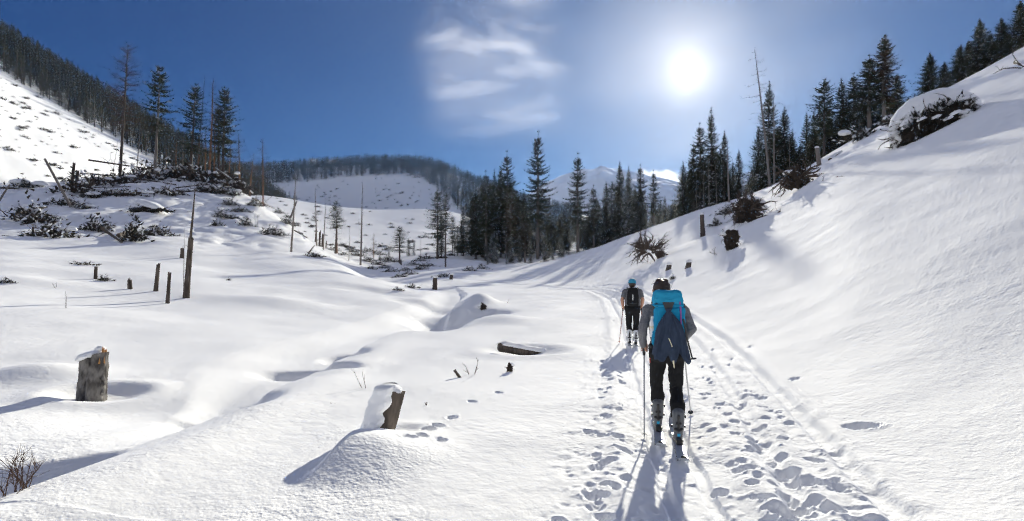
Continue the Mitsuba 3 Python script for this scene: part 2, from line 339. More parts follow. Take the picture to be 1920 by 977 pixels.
def ground_mesh():
    # fan of rows and columns, finer near the camera (level of detail)
    y = np.concatenate([np.linspace(1.0, 3.8, 30)[:-1], 1 / np.linspace(1 / 3.8, 1 / 20.0, 270)[:-1], np.exp(np.linspace(math.log(20), math.log(110), 230))[:-1], np.exp(np.linspace(math.log(110), math.log(419), 90))])
    a = np.concatenate([np.linspace(-1.6, -0.83, 90)[:-1], np.linspace(-0.83, 0.10, 480)[:-1], np.linspace(0.10, 0.83, 540)[:-1], np.linspace(0.83, 1.7, 90)])
    A, Y = np.meshgrid(a, y); X = A * Y
    Z = H(X, Y) + tracks(X, Y)
    return np.stack([X.ravel(), Y.ravel(), Z.ravel()], 1), grid_faces(len(y), len(a))


gv, gf = ground_mesh()
scene['snow_ground'] = mikit.ply((gv, gf), 'm_snow', smooth=True)
labels['snow_ground'] = {'label': 'sunlit snow field with ski trail, buried stream and slope rising to the right', 'kind': 'structure'}
# the ground goes on behind the photographer
bx, by = np.meshgrid(np.concatenate([np.linspace(-200, -3, 30), np.linspace(-2.6, 2.6, 12), np.linspace(3, 200, 30)]), np.array([-200, -100, -50, -20, -8, -3, 0.2, 1.0, 1.06]))
bz = np.where(by >= 0.99, H(bx, np.maximum(by, 1.0)), 0.0) * np.clip((12 - np.abs(bx)) / 10, 0, 1) - 0.03 + np.maximum(0, np.abs(bx) - 6) * np.where(bx > 0, .3, .12)
scene['snow_ground_behind'] = mikit.ply((np.stack([bx.ravel(), by.ravel(), bz.ravel()], 1), grid_faces(*bx.shape)), 'm_snow_far', smooth=True)
labels['snow_ground_behind'] = {'label': 'snow field continuing behind the viewer', 'kind': 'structure'}


# ---------------------------------------------------------------- hills further away
def hill(key, px0, px1, nc, y0, y1, nr, zfun, label, mat='m_snow_far'):
    a = np.linspace((px0 - 960) / FOC, (px1 - 960) / FOC, nc); y = np.exp(np.linspace(math.log(y0), math.log(y1), nr))
    A, Y = np.meshgrid(a, y); X = A * Y; Z = zfun(X, Y)
    scene[key] = mikit.ply((np.stack([X.ravel(), Y.ravel(), Z.ravel()], 1), grid_faces(nr, nc)), mat, smooth=True)
    labels[key] = {'label': label, 'kind': 'structure'}


def z_left(x, y):
    z = 0.6 * (-x) - 57 + 9 * (fb(x, y, 0.012, 3, 81) - .5) + 1.6 * (fb(x, y, 0.07, 3, 82) - .5)
    z = z - 0.0016 * np.maximum(0, y - 560) ** 2 * .6
    return np.where(z < 4, 4 + (z - 4) * .4, z) - 25 * (1 - ss(120, 190, y))


hill('left_hillside', -700, 640, 220, 100, 900, 150, z_left, 'steep cleared snow slope on the left with forest above')


def prof_hill(cols, smooth):
    ly = np.linspace(math.log(cols['y'][0]), math.log(cols['y'][1]), 160)
    xs, rows = [], []
    for px, pr in sorted((k, v) for k, v in cols.items() if k != 'y'):
        rows.append(PchipInterpolator([math.log(p[0]) for p in pr], [EYE + (HOR - p[1]) / FOC * p[0] for p in pr])(ly)); xs.append((px - 960) / FOC)
    ag = np.linspace(xs[0], xs[-1], 260)
    return RegularGridInterpolator((ag, ly), gaussian_filter(PchipInterpolator(xs, np.array(rows), axis=0)(ag), smooth), bounds_error=False, fill_value=None)


BACK = prof_hill({'y': (420, 1500),
  200: [(420, 440), (700, 400), (880, 350), (1080, 322), (1500, 400)],
  480: [(420, 430), (700, 395), (780, 368), (880, 345), (1080, 325), (1500, 400)],
  560: [(420, 430), (700, 398), (790, 365), (880, 338), (1080, 322), (1500, 400)],
  640: [(420, 430), (700, 402), (790, 368), (880, 332), (1080, 316), (1500, 400)],
  720: [(420, 430), (690, 402), (790, 362), (880, 328), (1080, 313), (1500, 400)],
  790: [(420, 430), (660, 402), (770, 366), (880, 328), (1080, 316), (1500, 400)],
  840: [(420, 430), (650, 405), (770, 375), (880, 345), (1080, 327), (1500, 400)],
  900: [(420, 435), (650, 412), (770, 395), (880, 375), (1080, 350), (1500, 410)],
  1000: [(420, 440), (650, 430), (770, 420), (880, 405), (1080, 385), (1500, 420)],
  1150: [(420, 445), (650, 445), (770, 440), (880, 430), (1080, 410), (1500, 430)]}, (3, 3))


def z_back(x, y):
    z = BACK(np.stack([np.clip(x / y, -0.633, 0.158), np.log(y)], -1))
    return z + 5 * (fb(x, y, 0.012, 3, 91) - .5) + 2.5 * (fb(x, y, 0.05, 3, 92) - .5)


hill('back_hill', 200, 1150, 200, 421, 1490, 120, z_back, 'rounded hill across the valley, shaded clearing below its forested top')


def z_peak(x, y):
    a = x / y * FOC + 960
    crest = np.interp(a, [700, 900, 1000, 1030, 1060, 1100, 1130, 1165, 1200, 1240, 1290, 1400, 1500, 1700], [430, 400, 372, 352, 342, 326, 321, 323, 331, 340, 352, 335, 345, 400])
    t = (.80 * ss(1250, 1720, y) + .20 * np.clip((y - 1700) / 300, 0, 1)) * (1 - 0.5 * ss(2010, 2600, y))
    z = (HOR - crest) / FOC * 2000 * t + 20
    n = fb(x, y, 0.0032, 4, 95) - .5; n2 = np.abs(fb(x, y, 0.008, 4, 96) - .5)
    return z + t * (1 - t * .75) * (240 * n) - 120 * n2 * t


hill('far_peak', 650, 1750, 300, 1150, 2600, 140, z_peak, 'white bare mountain in the distance beyond the spruces')

# ---------------------------------------------------------------- helpers for things and parts
COUNT = {}


def numbered(name):
    COUNT[name] = COUNT.get(name, 0) + 1
    return name if COUNT[name] == 1 else f'{name}_{COUNT[name] - 1:03d}'


def obj(name, mesh, m, parent=None, smooth=40, **k):
    base = f'{parent}__{name}' if parent else name
    key = numbered(base)
    scene[key] = mikit.ply(mesh, m, smooth=smooth, **k)
    return key


def thing(name, label, cat, group=None):
    key = numbered(name)
    labels[key] = {'label': label, 'category': cat}
    if group: labels[key]['group'] = group
    return key


def frame(t):
    t = t / (np.linalg.norm(t) + 1e-12)
    a = np.cross(t, [0, 0, 1.0] if abs(t[2]) < 0.9 else [1.0, 0, 0]); a /= np.linalg.norm(a)
    return a, np.cross(t, a)


def tube_arrays(pts, rad, sides=6, cap=True, rough=0.0, rng=None):
    pts = np.asarray(pts, float); rad = np.broadcast_to(rad, (len(pts),))
    tan = np.gradient(pts, axis=0)
    v = []
    a0 = None
    for p, t, r in zip(pts, tan, rad):
        t = t / (np.linalg.norm(t) + 1e-12)
        if a0 is None: a0, _ = frame(t)
        a = a0 - t * (a0 @ t); a /= np.linalg.norm(a) + 1e-12; a0 = a
        b = np.cross(t, a)
        an = np.arange(sides) * 2 * np.pi / sides
        rr = r * (1 + rough * rng.normal(size=sides)) if rough else r
        v.append(p + np.cos(an)[:, None] * a * np.reshape(rr, (-1, 1)) + np.sin(an)[:, None] * b * np.reshape(rr, (-1, 1)))
    v = np.vstack(v); n = len(pts); f = []
    i, j = np.meshgrid(np.arange(n - 1), np.arange(sides), indexing='ij')
    q = np.stack([i * sides + j, i * sides + (j + 1) % sides, (i + 1) * sides + (j + 1) % sides, (i + 1) * sides + j], -1).reshape(-1, 4)
    f = np.vstack([q[:, [0, 1, 2]], q[:, [0, 2, 3]]])
    if cap:
        v = np.vstack([v, pts[:1], pts[-1:]])
        e = len(v); k = np.arange(sides)
        f = np.vstack([f, np.stack([k * 0 + e - 2, (k + 1) % sides, k], 1), np.stack([k * 0 + e - 1, (n - 1) * sides + k, (n - 1) * sides + (k + 1) % sides], 1)])
    return v, f


class MB:
    """collects pieces of one part"""
    def __init__(s): s.v, s.f, s.c, s.n = [], [], [], 0
    def add(s, v, f, c=None):
        s.v.append(np.asarray(v, float)); s.f.append(np.asarray(f) + s.n); s.n += len(v)
        s.c.append(np.broadcast_to(c if c is not None else (0.5, 0.5, 0.5), (len(v), 3)))
        return s
    def tube(s, pts, rad, sides=6, c=None, cap=True, rough=0, rng=None):
        return s.add(*tube_arrays(pts, rad, sides, cap, rough, rng), c)
    def mesh(s): return trimesh.Trimesh(np.vstack(s.v), np.vstack(s.f), process=False)
    def col(s): return np.vstack(s.c)
    def vf(s): return np.vstack(s.v), np.vstack(s.f)


# ---------------------------------------------------------------- trees
GREEN = np.array([[.058, .076, .048], [.068, .086, .052], [.050, .062, .046], [.088, .090, .056], [.078, .070, .052]])
SNOWC = np.array([.80, .82, .85])


def spruce(seed, h=20.0, cb=0.15, R=2.6, p=0.85, whorls=42, nb=5, snow=0.1, droop=0.3, gap=0.0, seg=5, brown=0.0, lumps=0.25):
    """trunk mesh and crown (vertices, faces, colours) of a spruce of height h"""
    r = np.random.default_rng(seed)
    tb, cr = MB(), MB()
    zs = np.linspace(0, 1, 9)
    wob = np.cumsum(r.normal(size=(9, 2)), 0) * 0.012 * h * .2
    tp = np.stack([wob[:, 0], wob[:, 1], zs * h], 1); tp[0, 2] = -0.8
    tb.tube(tp, 0.0105 * h * (1 - zs) ** 0.8 + 0.012, 6)
    def axis(z): return np.array([np.interp(z, zs * h, wob[:, 0]), np.interp(z, zs * h, wob[:, 1]), z])
    V, C = [], []
    sect = r.random(6) * lumps
    for k in range(whorls):
        t = (k + r.random() * .6) / whorls
        z = h * (cb + (1 - cb) * t * .995)
        L0 = R * ((1 - t) ** p) * (0.62 + 0.38 * min(1, (t + 0.03) / 0.13)) + 0.10
        if r.random() < gap: continue
        n = nb if t < .9 else 4
        a0 = r.random() * 6.28
        for j in range(n):
            az = a0 + j * 6.283 / n + r.normal() * .25
            L = L0 * (0.62 + 0.5 * r.random() - sect[int((az % 6.283) / 6.2832 * 6) % 6] * (1 - t))
            el = 0.55 * t ** 1.5 * 1.3 - droop * (1 - t) + r.normal() * .12
            d = np.array([math.cos(az), math.sin(az), 0]); lat = np.array([-d[1], d[0], 0])
            base = axis(z)
            s = np.linspace(0, 1, seg + 1)
            curve = base + d * (s * L * math.cos(el))[:, None] + np.array([0, 0, 1.0]) * (s * L * math.sin(el) - 0.14 * L * s * (1 - s) * 2 + 0.10 * L * s ** 3)[:, None]
            g = GREEN[r.integers(len(GREEN))] * (0.75 + 0.5 * r.random())
            if r.random() < brown: g = np.array([.085, .058, .036]) * (0.7 + .6 * r.random())
            for i in range(1, seg + 1):
                f = i / seg
                w = (0.30 * L * (1.12 - f) + 0.16 * min(1, .25 + 4 * (1 - t))) * (0.8 + 0.5 * r.random())
                q = curve[i]; fwd = curve[i] - curve[i - 1]; fwd /= np.linalg.norm(fwd)
                for sd in (-1, 1):
                    tip = q + fwd * w * .55 + lat * sd * w * .85 + np.array([0, 0, -.18 - .25 * r.random()]) * w
                    wd = fwd * (0.10 + .16 * w)
                    up = np.array([0, 0, 0.05 * r.normal()])
                    V += [q - wd * .9, q + wd + up, tip]
                    sn = r.random() < snow
                    C += [SNOWC if sn else g] * 3
                # hanging spray under the branch
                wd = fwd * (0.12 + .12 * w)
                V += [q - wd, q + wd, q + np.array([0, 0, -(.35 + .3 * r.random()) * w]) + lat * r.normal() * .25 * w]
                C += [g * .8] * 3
                if r.random() < snow * 1.3:           # snow lying on the branch
                    pp = curve[i - 1] + [0, 0, .03]; qq = q + [0, 0, .04]
                    wl = lat * (0.06 + .16 * w * r.random())
                    V += [pp - wl, pp + wl, qq + fwd * .1]
                    C += [SNOWC] * 3
            e = curve[-1]; fw = curve[-1] - curve[-2]; fw /= np.linalg.norm(fw)
            V += [e - lat * .06, e + lat * .06, e + fw * (.10 + .10 * L)]; C += [g] * 3
    V = np.array(V)
    return tb, V, np.arange(len(V)).reshape(-1, 3), np.array(C)


def dead_tree(seed, h=20.0, n=70, L=1.8, cb=0.25, up=0.3, twigs=3, top=1.0, r0=0.011, fine=0.012):
    r = np.random.default_rng(seed)
    tb, br = MB(), MB()
    zs = np.linspace(0, 1, 10)
    wob = np.cumsum(np.cumsum(r.normal(size=(10, 2)), 0), 0) * 0.0007 * h
    tp = np.stack([wob[:, 0], wob[:, 1], zs * h], 1); tp[0, 2] = -0.8
    tb.tube(tp, r0 * h * (1 - zs) ** 0.75 + 0.015, 6)
    for k in range(n):
        t = cb + (top - cb) * (k + r.random()) / n
        z = t * h; b = np.array([np.interp(z, zs * h, wob[:, 0]), np.interp(z, zs * h, wob[:, 1]), z])
        u = (t - cb) / (1 - cb)
        l = L * (0.25 + .9 * math.sin(min(1, (1 - u) * 1.15 + .08) * 1.5708) ** 1.2 * (0.35 + .65 * min(1, u * 3 + .2))) * (0.45 + .75 * r.random())
        az = r.random() * 6.283; d = np.array([math.cos(az), math.sin(az), 0]); lat = np.array([-d[1], d[0], 0])
        s = np.linspace(0, 1, 4)
        e0 = up * (2 * u - 1) + r.normal() * .12
        c = b + d * (s * l)[:, None] + np.array([0, 0, 1.]) * (l * (e0 * s + .35 * s ** 2 * (0.4 + up)))[:, None]
        br.tube(c, np.array([1, .7, .45, .15]) * fine * (0.7 + .25 * l), 3, cap=False)
        for q in range(twigs):
            f = .35 + .6 * r.random(); p0 = b + (c[-1] - b) * f + np.array([0, 0, .0]);
            i = min(2, int(f * 3)); p0 = c[i] + (c[i + 1] - c[i]) * (f * 3 - i)
            sd = r.choice([-1, 1]); dd = d * .7 + lat * sd * (.5 + .4 * r.random()) + np.array([0, 0, .3 * r.normal()])
            ll = l * .35 * (0.5 + r.random())
            br.tube([p0, p0 + dd * ll], [fine * .5, fine * .15], 3, cap=False)
    return tb, br


def tree_group(gid, kind, trunk_mat='m_trunk', **k):
    g = {'type': 'shapegroup'}
    if kind == 'spruce':
        tb, V, F, C = spruce(**k)
        g['trunk'] = mikit.ply(tb.mesh(), trunk_mat, smooth=True)
        g['crown'] = mikit.ply((V, F), 'm_needles', color=C)
    else:
        tb, br = dead_tree(**k)
        g['trunk'] = mikit.ply(tb.mesh(), trunk_mat, smooth=True)
        g['bare_branches'] = mikit.ply(br.mesh(), 'm_twig' if 'red' not in gid else 'm_twig_red', smooth=True)
    scene[gid] = g


tree_group('v_dense_a', 'spruce', seed=1, cb=.08, R=3.6, whorls=40, nb=6, snow=.07, p=1.05)
tree_group('v_dense_b', 'spruce', seed=2, cb=.12, R=3.9, whorls=38, nb=6, snow=.09, p=.95)
tree_group('v_dense_c', 'spruce', seed=3, cb=.06, R=3.6, whorls=42, nb=6, snow=.16, p=1.05, droop=.36)
tree_group('v_dense_d', 'spruce', seed=14, cb=.10, R=4.2, whorls=38, nb=6, snow=.06, p=1.0, droop=.3, lumps=.4)
tree_group('v_frost', 'spruce', seed=4, cb=.10, R=3.6, whorls=40, nb=6, snow=.32, droop=.38, p=1.0)
tree_group('v_slim', 'spruce', seed=5, cb=.26, R=2.9, whorls=36, snow=.06, p=.9, droop=.30, gap=.04, nb=5, trunk_mat='m_trunk_grey')
tree_group('v_high', 'spruce', seed=6, cb=.42, R=3.5, whorls=19, snow=.04, p=.6, droop=.22, nb=6, gap=.06, trunk_mat='m_trunk_grey', lumps=.4)
tree_group('v_high_b', 'spruce', seed=7, cb=.32, R=3.6, whorls=23, snow=.04, p=.62, droop=.28, nb=6, gap=.10, trunk_mat='m_trunk', lumps=.45)
tree_group('v_high_c', 'spruce', seed=8, cb=.5, R=2.6, whorls=18, snow=.05, p=.6, droop=.25, trunk_mat='m_trunk', lumps=.4)
tree_group('v_brown', 'spruce', seed=9, cb=.25, R=2.9, whorls=34, snow=.12, p=.85, droop=.4, brown=.55, gap=.08, trunk_mat='m_trunk_grey')
tree_group('v_under', 'spruce', seed=10, h=8, cb=.04, R=1.9, whorls=20, snow=.28, p=.8, droop=.25, brown=.25, lumps=.4)
tree_group('v_dead_red', 'dead', trunk_mat='m_trunk', seed=21, n=190, L=2.7, cb=.36, up=.36, twigs=5, fine=.034)
tree_group('v_dead_thin', 'dead', trunk_mat='m_trunk_rust', seed=22, n=75, L=1.9, cb=.45, up=.1, twigs=3, fine=.028)
tree_group('v_dead_pole', 'dead', trunk_mat='m_trunk_grey', seed=23, n=28, L=1.0, cb=.3, up=0, twigs=1, r0=.008, fine=.024)
tree_group('v_dead_snag', 'dead', trunk_mat='m_trunk_grey', seed=24, n=50, L=2.6, cb=.22, up=-.15, twigs=2, r0=.0095, fine=.026)
tree_group('v_dead_small', 'dead', trunk_mat='m_trunk_rust', seed=25, n=100, L=2.4, cb=.30, up=.0, twigs=3, fine=.03)
H0 = {'v_under': 8.0}
WIDE = {'v_dense_a': 1.3, 'v_dense_b': 1.3, 'v_dense_c': 1.3, 'v_dense_d': 1.3, 'v_frost': 1.3, 'v_slim': 1.25, 'v_high': 1.25, 'v_high_b': 1.3, 'v_high_c': 1.3, 'v_brown': 1.35}


def tree(name, px, top, Y, group, label, lean=0.0, wide=1.0, cat='tree', grp=None, rot=None, tilt=0.0, sink=0.0):
    """stands at ground below pixel column px at depth Y, its tip at row top"""
    g = put(px, Y)
    h = (EYE + (HOR - top) / FOC * Y) - g[2]
    if h < 0.8: return None
    s = h / H0.get(group, 20.0)
    key = numbered(name)
    rot = random.uniform(0, 360) if rot is None else rot
    scene[key] = {'type': 'instance', 'to_world': T().translate(g.tolist()).rotate([0, 1, 0], lean).rotate([1, 0, 0], tilt).rotate([0, 0, 1], rot).scale([s * wide * WIDE.get(group, 1.0), s * wide * WIDE.get(group, 1.0), s]), 'g': {'type': 'ref', 'id': group}}
    labels[key] = {'label': label, 'category': cat}
    if grp: labels[key]['group'] = grp
    return key


# trees on the left knoll
tree('bare_tree', 225, 88, 104, 'v_dead_red', 'tallest bare reddish-brown tree on the left knoll, its fan of fine twigs above the forest', lean=4.5, wide=1.0)
tree('spruce_tree', 291, 121, 104, 'v_high', 'green-topped spruce with long bare trunk, second tall tree from the left on the knoll', lean=3.0, wide=1.0)
tree('spruce_tree', 356, 156, 106, 'v_high_b', 'ragged dark spruce at the left end of the tree clump on the knoll', lean=3.5, wide=1.05)
tree('bare_tree', 368, 140, 109, 'v_dead_pole', 'thinnest bare trunk rising above the clump of trees on the knoll', lean=4, wide=.9)
tree('bare_tree', 391, 148, 107, 'v_dead_thin', 'dead rust-coloured trunk in the middle of the knoll clump, short twigs at its top', lean=2.5)
tree('spruce_tree', 417, 163, 109, 'v_high_b', 'dense dark spruce at the right end of the tree clump on the knoll', lean=1.5, wide=1.1, rot=80)
tree('spruce_tree', 408, 205, 113, 'v_high_c', 'lower dark spruce behind the right side of the knoll clump', lean=1, wide=1.3)
tree('bare_tree', 402, 190, 112, 'v_dead_thin', 'short dead trunk behind the knoll clump', lean=1)
tree('bare_tree', 449, 248, 112, 'v_dead_small', 'small bare tree with drooping twigs between the knoll clump and the lone bare tree', wide=1.3)
tree('bare_tree', 468, 285, 116, 'v_dead_small', 'lowest bare tree beside the small drooping one on the knoll', wide=1.4, lean=4)
tree('bare_tree', 493, 259, 101, 'v_dead_small', 'lone bare tree at the right edge of the knoll against the blue sky', wide=1.0)
tree('bare_tree', 255, 216, 103, 'v_dead_pole', 'slim bare pole between the two tallest trees of the knoll', lean=4)
tree('bare_tree', 210, 262, 101, 'v_dead_pole', 'short leaning bare pole left of the tallest bare tree', lean=8)
for px, top, Y in ((330, 262, 112), (343, 240, 116), (372, 250, 113), (384, 235, 118), (437, 270, 116), (428, 262, 118), (312, 275, 112)):
    tree('bare_tree', px, top, Y, 'v_dead_pole' if px % 2 else 'v_dead_small', 'thin dead stem in the thicket around the knoll clump', grp='thin dead stems in the knoll thicket', lean=random.uniform(-2, 4), wide=1.2)

# poles and small trees in the cleared valley
VAL = [(546, 318, 62, 'v_dead_pole', 'tall thin bare pole nearest the knoll in the cleared valley', 2.0), (594, 353, 98, 'v_dead_pole', 'first bare pole behind the broken posts in the cleared valley', 0), (606, 371, 92, 'v_dead_pole', 'bare pole with short crossbar twigs in the cleared valley', 1),
       (628, 376, 105, 'v_high_c', 'thin spruce with a tuft of needles only at its top, in the cleared valley', 0), (632, 398, 112, 'v_dead_small', 'low twiggy dead tree in the cleared valley', 0), (676, 337, 92, 'v_dead_pole', 'tallest bare pole in the cleared valley, standing alone', .6),
       (654, 424, 98, 'v_dead_pole', 'leaning short pole left of the tallest valley pole', 3), (788, 447, 118, 'v_dead_pole', 'short pole standing before the white valley slope', 0), (700, 437, 120, 'v_dead_small', 'knee-high dead sapling beyond the tallest valley pole', 0)]
for px, top, Y, g, lab, ln in VAL:
    tree('spruce_tree' if g == 'v_high_c' else 'bare_tree', px, top, Y, g, lab, lean=ln, wide=1.5)
tree('spruce_tree', 749, 424, 98, 'v_high_b', 'small pine-like spruce with spread crown standing alone in the cleared valley', wide=1.8)
tree('spruce_tree', 766, 447, 125, 'v_under', 'left of two bushy young spruces in the cleared valley', wide=1.1)
tree('spruce_tree', 776, 452, 128, 'v_under', 'right of two bushy young spruces in the cleared valley', wide=1.0)
tree('spruce_tree', 729, 470, 116, 'v_under', 'squat young spruce among brush in the cleared valley', wide=1.6)
tree('spruce_tree', 712, 478, 112, 'v_under', 'snow-dusted bush-like spruce at the foot of the valley slope', wide=1.8)
tree('spruce_tree', 820, 356, 112, 'v_high_b', 'dark spruce at the left front of the central stand, apart from it', wide=1.3)
tree('spruce_tree', 827, 400, 116, 'v_dense_b', 'shorter dark spruce leaning against the detached left one of the central stand', wide=1.1)
tree('spruce_tree', 836, 359, 88, 'v_high_c', 'thin high-topped tree on a long bare trunk before the left end of the stand', wide=.75)
for i, (px, top, Y) in enumerate(((849, 404, 128), (858, 425, 132), (852, 436, 124), (865, 415, 130))):
    tree('spruce_tree', px, top, Y, ('v_high_b', 'v_dense_a')[i % 2], 'small dark spruce at the thin left fringe of the central stand', grp='spruces at the left fringe of the stand')

# the central stand
CEN = [(912, 318, 112, 'v_slim', 'slender spruce with visible trunk at the left front of the central stand', 1.2), (926, 316, 128, 'v_dense_a', 'dark spruce just right of the slender front one, tip above the stand', 1), (938, 310, 126, 'v_dense_b', 'pointed dark spruce left of the tall pointed one in the stand', .9),
       (951, 281, 124, 'v_slim', 'tall pointed spruce rising out of the left half of the central stand', 1.25), (1008, 243, 112, 'v_slim', 'tallest spruce of the central stand, slender with a bare lower trunk', 1.05), (1083, 284, 106, 'v_slim', 'second tallest spruce, standing alone right of the tallest, against the far peak', 1.15),
       (957, 358, 107, 'v_brown', 'browning spruce with thin branches at the front of the stand', 1.2), (985, 400, 104, 'v_brown', 'short brownish spruce at the foot of the tallest one', 1.5), (1113, 346, 112, 'v_slim', 'middle-sized spruce with thin trunk right of the second tallest', 1.3),
       (1137, 339, 118, 'v_dense_c', 'broad dark spruce left of the twin spires', 1.1), (1164, 303, 116, 'v_dense_b', 'left of the twin spires in the right half of the central stand', 1), (1177, 311, 110, 'v_frost', 'right of the twin spires, frosted with snow', .95),
       (1201, 307, 118, 'v_slim', 'narrow spire right of the twin spires', 1.2), (1226, 318, 112, 'v_slim', 'narrow spruce with drooping branches, the last before the bright cloud', 1.15), (1247, 366, 106, 'v_frost', 'snow-frosted spruce at the edge of the slope under the bright cloud', .9)]
for px, top, Y, g, lab, w in CEN:
    tree('spruce_tree', px, top, Y, g, lab, wide=w)
R2 = np.random.default_rng(3)
ENV = [(866, 372), (880, 338), (900, 326), (960, 338), (985, 352), (1010, 380), (1040, 408), (1062, 385), (1092, 398), (1120, 368), (1150, 328), (1200, 340), (1240, 385), (1270, 372), (1300, 330)]
for k in range(92):
    px = R2.uniform(868, 1290); Y = R2.uniform(112, 165)
    top = np.interp(px, *zip(*ENV)) + abs(R2.normal()) * 22 + 4
    g = ['v_dense_a', 'v_dense_b', 'v_dense_c', 'v_dense_d', 'v_high_b', 'v_slim', 'v_frost'][R2.choice(7, p=[.2, .2, .16, .16, .12, .08, .08])]
    if px > 1120 and R2.random() < .35: g = 'v_frost'
    tree('spruce_tree', px, top, Y, g, 'dark spruce inside the dense central stand', grp='spruces packed in the central stand', wide=R2.uniform(1.05, 1.5))
for k in range(26):
    px = R2.uniform(900, 1090); Y = R2.uniform(100, 112)
    tree('young_spruce', px, R2.uniform(440, 482) - 4, Y, 'v_under', 'snow-dusted young spruce at the front foot of the central stand', grp='young spruces at the foot of the stand', wide=R2.uniform(.8, 1.3))
HZ = [0]


def hazy(px, top, Y, gid, wide):
    """rows of wood behind the nearer trees: they read as one mass"""
    g = put(px, Y); h = (EYE + (HOR - top) / FOC * Y) - g[2]; s = h / 20.0 * WIDE[gid]
    if h < 1: return
    HZ[0] += 1
    scene[f'hazy_wood__{HZ[0]:03d}'] = {'type': 'instance', 'to_world': T().translate(g.tolist()).rotate([0, 0, 1], random.uniform(0, 360)).scale([s * wide, s * wide, h / 20.0]), 'g': {'type': 'ref', 'id': gid}}


for k in range(55):
    px = R2.uniform(1020, 1300)
    hazy(px, np.interp(px, [1020, 1060, 1100, 1180, 1240, 1270, 1300], [420, 412, 408, 385, 372, 368, 372]) + abs(R2.normal()) * 14, R2.uniform(190, 300), ('v_dense_a', 'v_frost', 'v_dense_c')[k % 3], 1.15)
labels['hazy_wood'] = {'label': 'rows of hazy spruces behind the central stand and behind the right crest', 'category': 'forest', 'kind': 'stuff'}

# spruces along the crest of the right slope
RIG = [(1281, 300, 100, 'v_dense_a', 'leftmost spruce of the clump below the sun', 1.2), (1313, 229, 102, 'v_slim', 'narrow spruce left of the tall spire below the sun', 1.3), (1335, 200, 100, 'v_dense_c', 'tall spire directly below the sun on the slope crest', .95), (1357, 244, 98, 'v_dense_b', 'ragged spruce right of the tall spire below the sun', .9),
       (1386, 279, 98, 'v_dense_a', 'compact dark spruce right of the clump below the sun', 1.2), (1300, 268, 104, 'v_slim', 'thin spruce at the left flank of the tall spire', 1.2), (1441, 151, 92, 'v_dense_c', 'large spruce behind the leaning dead snag', 1.0), (1472, 199, 93, 'v_dense_d', 'broad dark spruce right of the leaning snag', 1.1),
       (1422, 235, 97, 'v_dense_b', 'dark spruce left of the leaning snag', 1.1), (1545, 148, 88, 'v_high_b', 'spruce with an open crown and bare trunk mid-way up the crest', 1.15), (1577, 146, 92, 'v_dense_d', 'broad dark spruce right of the open-crowned one', 1.0), (1601, 136, 92, 'v_slim', 'thin pointed spruce left of the two tall ones on the crest', 1.3),
       (1629, 101, 84, 'v_slim', 'second tallest spruce on the right crest', 1.5), (1655, 66, 82, 'v_brown', 'tallest spruce on the right crest, grey-brown with hanging branches', 1.15), (1684, 137, 84, 'v_dense_b', 'dark spruce right of the tallest on the crest', 1.1), (1742, 99, 82, 'v_dense_d', 'squat dark spruce standing above the big snow-covered root mound', 1.3),
       (1771, 115, 84, 'v_dense_a', 'small spruce right of the squat one above the root mound', 1.5), (1799, 84, 80, 'v_dense_b', 'spruce in the upper right row, left of its tallest', 1.4), (1817, 76, 82, 'v_dense_d', 'spruce in the upper right row beside the tallest', 1.2), (1837, 34, 80, 'v_dense_c', 'tallest spruce in the upper right row', 1.3),
       (1859, 62, 79, 'v_dense_b', 'broad spruce right of the tallest in the upper right row', 1.5), (1876, 33, 81, 'v_dense_d', 'dark pointed spruce second from the right edge', 1.3), (1916, 0, 79, 'v_dense_b', 'spruce cut by the right edge of the picture', 1.3), (1893, 62, 78, 'v_dense_a', 'low spruce before the right edge', 1.6)]
for px, top, Y, g, lab, w in RIG:
    tree('spruce_tree', px, top, Y, g, lab, wide=w * float(np.interp(px, [1400, 1750], [1.0, 1.5])))
tree('bare_tree', 1444, 88, 83, 'v_dead_snag', 'tall leaning dead snag with bare side branches on the right slope crest', lean=-5.6, wide=.95, rot=200)
tree('bare_tree', 1452, 175, 86, 'v_dead_pole', 'pale straight trunk just right of the leaning snag', lean=-2, wide=1.3)
tree('bare_tree', 1367, 262, 80, 'v_dead_pole', 'thick dead trunk at the lower end of the crest row', lean=-1.0, wide=2.0)
tree('bare_tree', 1480, 240, 90, 'v_dead_pole', 'thin pale trunk before the broad spruce', lean=-1)
for px, top, Y in ((1320, 300, 92), (1330, 290, 94), (1344, 300, 93), (1306, 320, 92)):
    tree('bare_tree', px, top, Y, 'v_dead_pole', 'bare thin trunk at the edge of the clump below the sun', grp='bare trunks below the sun', wide=1.2)
ENVR = [(1275, 318), (1300, 292), (1335, 262), (1380, 300), (1400, 320), (1430, 240), (1475, 228), (1500, 262), (1530, 230), (1570, 190), (1610, 178), (1650, 165), (1690, 168), (1720, 178), (1760, 145), (1800, 122), (1850, 92), (1890, 84), (1930, 40), (2000, 0)]
for k in range(118):
    px = R2.uniform(1280, 2000)
    if 1388 < px < 1408: continue
    Y = np.interp(px, [1280, 1450, 1600, 1750, 2000], [100, 90, 82, 78, 74]) + R2.uniform(4, 30)
    top = np.interp(px, *zip(*ENVR)) + abs(R2.normal()) * 16 + 4
    g = ['v_dense_a', 'v_dense_b', 'v_dense_c', 'v_dense_d', 'v_frost'][R2.choice(5, p=[.26, .24, .22, .2, .08])]
    tree('spruce_tree', px, top, Y, g, 'dark spruce filling the row along the right crest', grp='spruces filling the right crest row', wide=R2.uniform(1.15, 1.6) * float(np.interp(px, [1400, 1750], [1.0, 1.5])))
